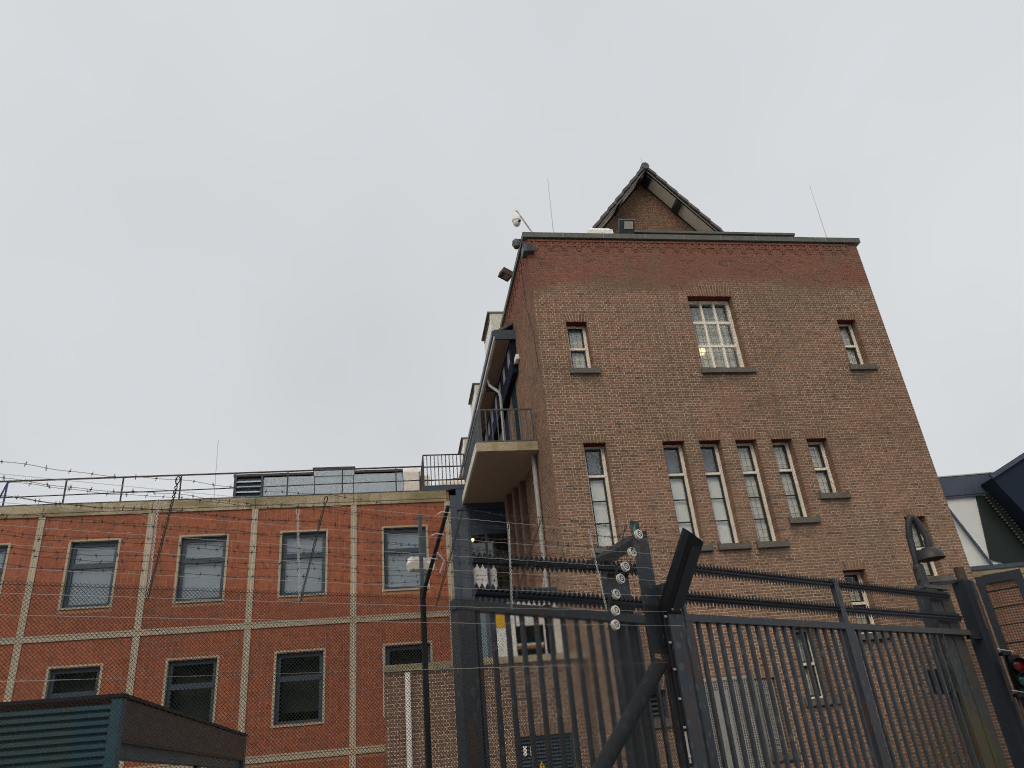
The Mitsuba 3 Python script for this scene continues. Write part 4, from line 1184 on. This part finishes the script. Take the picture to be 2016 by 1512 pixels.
add(f'{ep}__wire_bracket', MB().tube([FEN.w(6.52, .10 + .5 * t, 3.12 + .63 * t) for t in np.linspace(0, 1, 8)], .008, 6), 'm_galvdark')
add(f'{ep}__side_handle', MB().tube([FEN.w(6.50, .06, 3.16), FEN.w(6.55, .07, 3.10), FEN.w(6.56, .07, 2.86), FEN.w(6.50, .06, 2.76)], .010, 8).box(FEN, 6.492, 6.53, .075, .055, 2.76, 3.16), 'm_gate')
gs = [FEN.w(6.09 - .03 * math.cos(v), .01, 3.955 + .085 * v / 1.4) for v in np.linspace(-1.4, 1.4, 12)]
add(f'{ep}__green_band', MB().tube(gs, [.006, .012, .015, .016, .016, .016, .016, .016, .015, .013, .01, .005], 8), 'm_green', smooth=50, label='bright green plastic band on the upright arm')
add(f'{ep}__brace', MB().tube([FEN.w(6.22, -.10, 2.50), FEN.w(3.75, -.10, 0.1)], .085, 14), 'm_gate', smooth=50, label='thick diagonal brace behind the netting')

m = thing('white_floodlight', 'white floodlight box mounted behind the fence post arms', 'floodlight')
c = FEN.w(3.36, -.16, 3.475)
B = Pl(c * [1, 1, 0], FEN.e, FEN.n)
add(f'{m}__hood', MB().hexa([B.w(u, d, 3.47 + q) for q, k in ((0, 1), (.055, .93)) for u, d in ((-.125 * k, .06), (.125 * k, .06), (.125 * k, -.05), (-.125 * k, -.05))]), 'm_whiteplastic')
add(f'{m}__lens', MB().hexa([B.w(u, d, 3.40 + q) for q, k in ((0, .86), (.069, 1)) for u, d in ((-.13 * k, .06), (.13 * k, .06), (.13 * k, -.05), (-.13 * k, -.05))]), 'm_cream')
add(f'{m}__bracket', MB().tube([B.w(.0, .04, 3.40), B.w(.02, .05, 3.30), B.w(-.02, .06, 3.24)], .010, 6), 'm_galvdark')

# ------------------------------------------------------------------ sliding gate
ga = thing('sliding_gate', 'long dark steel sliding gate of vertical bars with spiked rails on top', 'gate')
add(f'{ga}__frame_post', MB().box(GAT, 4.63, 4.84, .05, -.1, .1, 3.22), 'm_gate')
lz = lambda s: 3.18 + (s - 4.85) * (-.022)
add(f'{ga}__top_rail', MB().hexa([GAT.w(s, o, lz(s) + q) for q in (-.035, .065) for s, o in ((4.6, .06), (7.9, .06), (7.9, -.06), (4.6, -.06))]), 'm_gate')
add(f'{ga}__top_rail', MB().box(GAT, 7.92, 16.42, .055, -.075, 3.14, 3.235), 'm_gate')
add(f'{ga}__bottom_rail', MB().box(GAT, 4.84, 16.4, .04, -.06, .1, .25), 'm_gate')
s = 4.905
while s < 7.85:
    add(f'{ga}__bar', MB().box(GAT, s - .022, s + .022, .021, -.021, .25, lz(s) - .03), 'm_gate'); s += .201
for s in [8.26]:
    add(f'{ga}__stile', MB().box(GAT, s - .08, s + .08, .05, -.05, .25, 3.139), 'm_gate')
s = 8.50
while s < 12.0:
    add(f'{ga}__bar', MB().box(GAT, s - .025, s + .025, .024, -.024, .25, 3.139), 'm_gate'); s += .2135
add(f'{ga}__stile', MB().box(GAT, 12.02, 12.26, .06, -.06, .1, 3.139), 'm_gate')
add(f'{ga}__stile', MB().box(GAT, 12.06, 12.20, .04, -.04, 3.236, 3.95), 'm_gate')
s = 12.45
while s < 15.45:
    add(f'{ga}__bar', MB().box(GAT, s - .026, s + .026, .024, -.024, .25, 3.139), 'm_gate'); s += .262
add(f'{ga}__stile', MB().box(GAT, 8.16, 8.28, .03, -.03, 3.236, 3.72), 'm_gate')
add(f'{ga}__lock_bar', MB().box(GAT, 16.42, 16.95, .02, -.05, 3.08, 3.24), 'm_black')

def spiked(s0, z0, s1, z1, rad, teeth, off, mat, tmat='m_black'):
    a, b = GAT.w(s0, off, z0), GAT.w(s1, off, z1)
    k = add(f'{ga}__spiked_rail', MB().tube([a, b], rad, 12), mat, smooth=40)
    L = np.linalg.norm(b - a); t = (b - a) / L
    tm = MB()
    n = int(L / .075)
    for d in ((0, 1), (0, -1), (1, 0.25), (-1, -.25)):
        dd = GAT.n * d[0] + np.array([0, 0, d[1]]); dd /= np.linalg.norm(dd)
        e = np.cross(dd, t)
        for i in range(n):
            c = a + t * (i + .5) * .075
            b0 = c + dd * (rad - .006)
            tip = c + dd * (rad + teeth)
            mid = c + dd * (rad + teeth * .5)
            P = [b0 - t * .0372 - e * .002, b0 + t * .0372 - e * .002, mid + t * .021 - e * .002, tip - e * .002, mid - t * .021 - e * .002]
            P += [p + e * .004 for p in P]
            f = [[0, 1, 2], [0, 2, 4], [2, 3, 4], [5, 7, 6], [5, 9, 7], [7, 9, 8]]
            for q in range(5):
                r_ = (q + 1) % 5
                f += [[q, 5 + q, 5 + r_], [q, 5 + r_, r_]]
            tm.raw(P, f)
    add(f'{k}__spikes', tm, tmat, kind='stuff')
spiked(4.87, 3.70, 7.75, 3.79, .043, .052, 0, 'm_navygate')
spiked(4.88, 3.35, 7.75, 3.335, .043, .062, 0, 'm_navygate')
spiked(8.30, 3.86, 12.10, 3.86, .029, .075, 0, 'm_bluesteel')
spiked(12.2, 3.86, 16.15, 3.86, .032, .075, 0, 'm_navygate')
spiked(8.30, 3.46, 12.10, 3.455, .032, .078, 0, 'm_navygate')
spiked(12.2, 3.455, 16.35, 3.46, .032, .075, 0, 'm_bluesteel')

gp = thing('gate_portal', 'tall dark double post guiding the gate at its right end, green with algae', 'gate post')
add(f'{gp}__post', MB().box(GAT, 15.52, 15.955, -.09, -.34, 0, 4.02), 'm_gate')
add(f'{gp}__post', MB().box(GAT, 15.985, 16.42, -.09, -.34, 0, 3.98), 'm_gate')
add(f'{gp}__cap', MB().hexa([GAT.w(s, o, z) for z, q in ((4.022, 0), (4.10, .05)) for s, o in ((15.5 + q, -.07 - q), (16.44 - q, -.07 - q), (16.44 - q, -.36 + q), (15.5 + q, -.36 + q))]), 'm_gate')
add(f'{gp}__guide_box', MB().box(GAT, 14.9, 15.45, -.07, -.3, 2.14, 2.55), 'm_black', label='black guide roller box')
gp2 = thing('gate_portal', 'flat dark gate post with sloping cap plate behind the fence end', 'gate post')
add(f'{gp2}__post', MB().box(GAT, 7.02, 7.40, -.09, -.2, 0, 3.82), 'm_gate')
add(f'{gp2}__cap', MB().hexa([GAT.w(s, o, z + (s - 6.95) * .50) for z in (3.80, 3.93) for s, o in ((6.95, .1), (7.68, .1), (7.68, -.35), (6.95, -.35))]), 'm_black')
add(f'{gp2}__second_post', MB().box(GAT, 7.42, 7.62, -.25, -.36, 0, 3.2), 'm_gate')

# swan-neck lamp on the portal
la = thing('swan_neck_lamp', 'dark swan neck lamp with domed shade on top of the right gate post', 'lamp')
def G(s, z, o=-.2):
    return GAT.w(s, o, z)
arc = [G(15.70, 4.05), G(15.70, 4.46), G(15.72, 4.75), G(15.75, 5.0)]
for v in np.linspace(0, 1, 14):
    th = math.pi * (1 - v)
    arc.append(G(15.84 + .09 * math.cos(th) + .02 * v, 5.05 + .42 * math.sin(th) - .05 * v, -.2 + .24 * v))
arc += [G(15.93, 4.86, .04), G(15.92, 4.76, .04)]
add(f'{la}__pole', MB().tube(arc, .064, 14), 'm_lampgrey', smooth=60)
add(f'{la}__collar', MB().tube([G(15.93, 4.96, .04), G(15.92, 4.82, .04)], .072, 14), 'm_lampgrey', smooth=60)
add(f'{la}__base', MB().tube([G(15.70, 4.06), G(15.70, 4.45), G(15.70, 4.50)], [.11, .105, .08], 16), 'm_gate', smooth=50)
for s, z in ((15.60, 4.2), (15.80, 4.38), (15.62, 4.42)):
    add(f'{la}__bolt', MB().tube([G(s, z, -.2), G(s + (.05 if s > 15.7 else -.05), z, -.2)], .02, 8), 'm_gate')
c = GAT.w(15.84, .04, 4.56)
add(f'{la}__shade', MB().lathe([(.05, .24), (.12, .23), (.20, .17), (.245, .08), (.26, 0), (.25, 0), (.19, .15), (.05, .21)], c, k=26), 'm_lampgrey', smooth=35)
add(f'{la}__inner_reflector', MB().lathe([(.24, .005), (.185, .14), (.05, .19)], c, k=26), 'm_brown', smooth=60)

# pedestrian gate and traffic light at the far right
pg = thing('pedestrian_gate', 'dark framed pedestrian gate with fine mesh leaf at the right edge', 'gate')
add(f'{pg}__hinge_post', MB().box(GAT, 16.92, 17.34, .05, -.2, 0, 4.24), 'm_navygate')
add(f'{pg}__hinge_post', MB().box(GAT, 17.35, 17.52, .0, -.2, 0, 4.22), 'm_navygate')
add(f'{pg}__post_cap', MB().tube([GAT.w(17.2, -.08, 4.24), GAT.w(17.2, -.08, 4.53)], .10, 14), 'm_rust', smooth=50, label='short rusty pipe on the post')
add(f'{pg}__link_bar', MB().bar(GAT.w(15.85, -.2, 4.09), GAT.w(16.95, -.1, 4.24), .08, .06), 'm_navygate')
M0, M1 = -1.10, .62
add(f'{pg}__leaf_frame', MB().box(MGT, M0, M0 + .13, .04, -.04, .2, 4.27).box(MGT, -.42, -.28, .04, -.04, .2, 4.12).box(MGT, M0 + .13, -.28, .04, -.04, 4.12, 4.29).box(MGT, M0 + .13, -.42, .04, -.04, .2, .35), 'm_navygate')
mm = MB()
u = M0 + .15
while u < -.43:
    mm.box(MGT, u - .006, u + .006, .01, .002, .35, 4.12); u += .05
z = .4
while z < 4.12:
    mm.box(MGT, M0 + .13, -.42, .001, -.008, z - .006, z + .006); z += .05
add(f'{pg}__mesh', mm, 'm_rust', label='fine brown mesh of the gate leaf')
for z in np.arange(1.3, 4.1, .333):
    add(f'{pg}__cross_bar', MB().box(MGT, M0 + .13, -.42, .03, .012, z - .011, z + .011), 'm_black')
for z in (2.2, 3.55):
    add(f'{pg}__hinge', MB().tube([MGT.w(M0 - .09, .06, z - .28), MGT.w(M0 - .09, .06, z + .28)], .03, 8), 'm_rust', smooth=50)
tl = thing('traffic_light', 'small black traffic light with red over green lens by the pedestrian gate', 'traffic light')
D = Pl(MGT.w(-.90, .35, 0), np.array([.97, .05, 0]), np.array([-.25, -.968, 0]))
add(f'{tl}__body', MB().box(D, -.13, .13, .0, -.14, 2.06, 2.72), 'm_black')
for z, mat in ((2.53, 'm_redlens'), (2.26, 'm_greenlens')):
    c = D.w(0, .02, z)
    add(f'{tl}__visor', MB().lathe([(.128, 0), (.135, .13), (.128, .13), (.12, 0)], c, D.n, 22), 'm_black', smooth=40)
    add(f'{tl}__lens', MB().lathe([(.12, .0), (.10, .025), (.05, .04), (.001, .045)], c, D.n, 20), mat, smooth=60)
add(f'{tl}__pole', MB().tube([D.w(-.17, -.12, 0.2), D.w(-.17, -.12, 2.1)], .03, 10), 'm_rust', smooth=50)
for z in (2.02, 2.76):
    add(f'{tl}__clamp', MB().box(D, -.24, -.04, .03, -.15, z - .03, z + .03), 'm_black')
    add(f'{tl}__clamp_screw', MB().tube([D.w(-.30, -.02, z + .09), D.w(.02, .02, z + .02)], .011, 6), 'm_galv')

# ------------------------------------------------------------------ dense trees across the street behind the viewer, seen only as the dark reflection in the lower panes
def leaf_fn(p, n, uv):
    return mix((0.025, 0.045, 0.016), (0.060, 0.085, 0.030), noise(p.x * 1.5, p.y * 1.5, p.z * 1.5))


procmat('m_leaf', leaf_fn, 0.7, 0.2)
nr = np.random.default_rng(5)
leaves = MB()
for k in range(34):
    x = -46 + (k % 17) * 5 + nr.uniform(-1, 1)
    hgt = nr.uniform(13.0, 15.0)
    n = 1500
    d = nr.normal(size=(n, 3)); d /= np.linalg.norm(d, axis=1, keepdims=True)
    ty = -26 - 4 * (k // 17)
    c = np.array([x + 2.5 * (k // 17), ty + nr.uniform(-1, 1), hgt * .55]) + d * np.array([4.2, 3.2, hgt * .45]) * nr.uniform(.55, 1, (n, 1)) ** .5
    a = nr.normal(size=(n, 3)); a /= np.linalg.norm(a, axis=1, keepdims=True)
    b = np.cross(a, d); b /= np.linalg.norm(b, axis=1, keepdims=True)
    r = nr.uniform(.35, .7, (n, 1))
    v = np.stack([c - a * r, c + b * r, c + a * r, c - b * r], 1).reshape(-1, 3)
    i = np.arange(n)[:, None] * 4
    leaves.raw(v, np.vstack([i + [0, 1, 2], i + [0, 2, 3]]))
    leaves.tube([[x + 2.5 * (k // 17), ty, 0], [x + 2.5 * (k // 17), ty, hgt * .5]], [.28, .18], 8)
add('tree_line', leaves, 'm_leaf', label='mass of dark green trees across the street behind the viewer', kind='stuff')
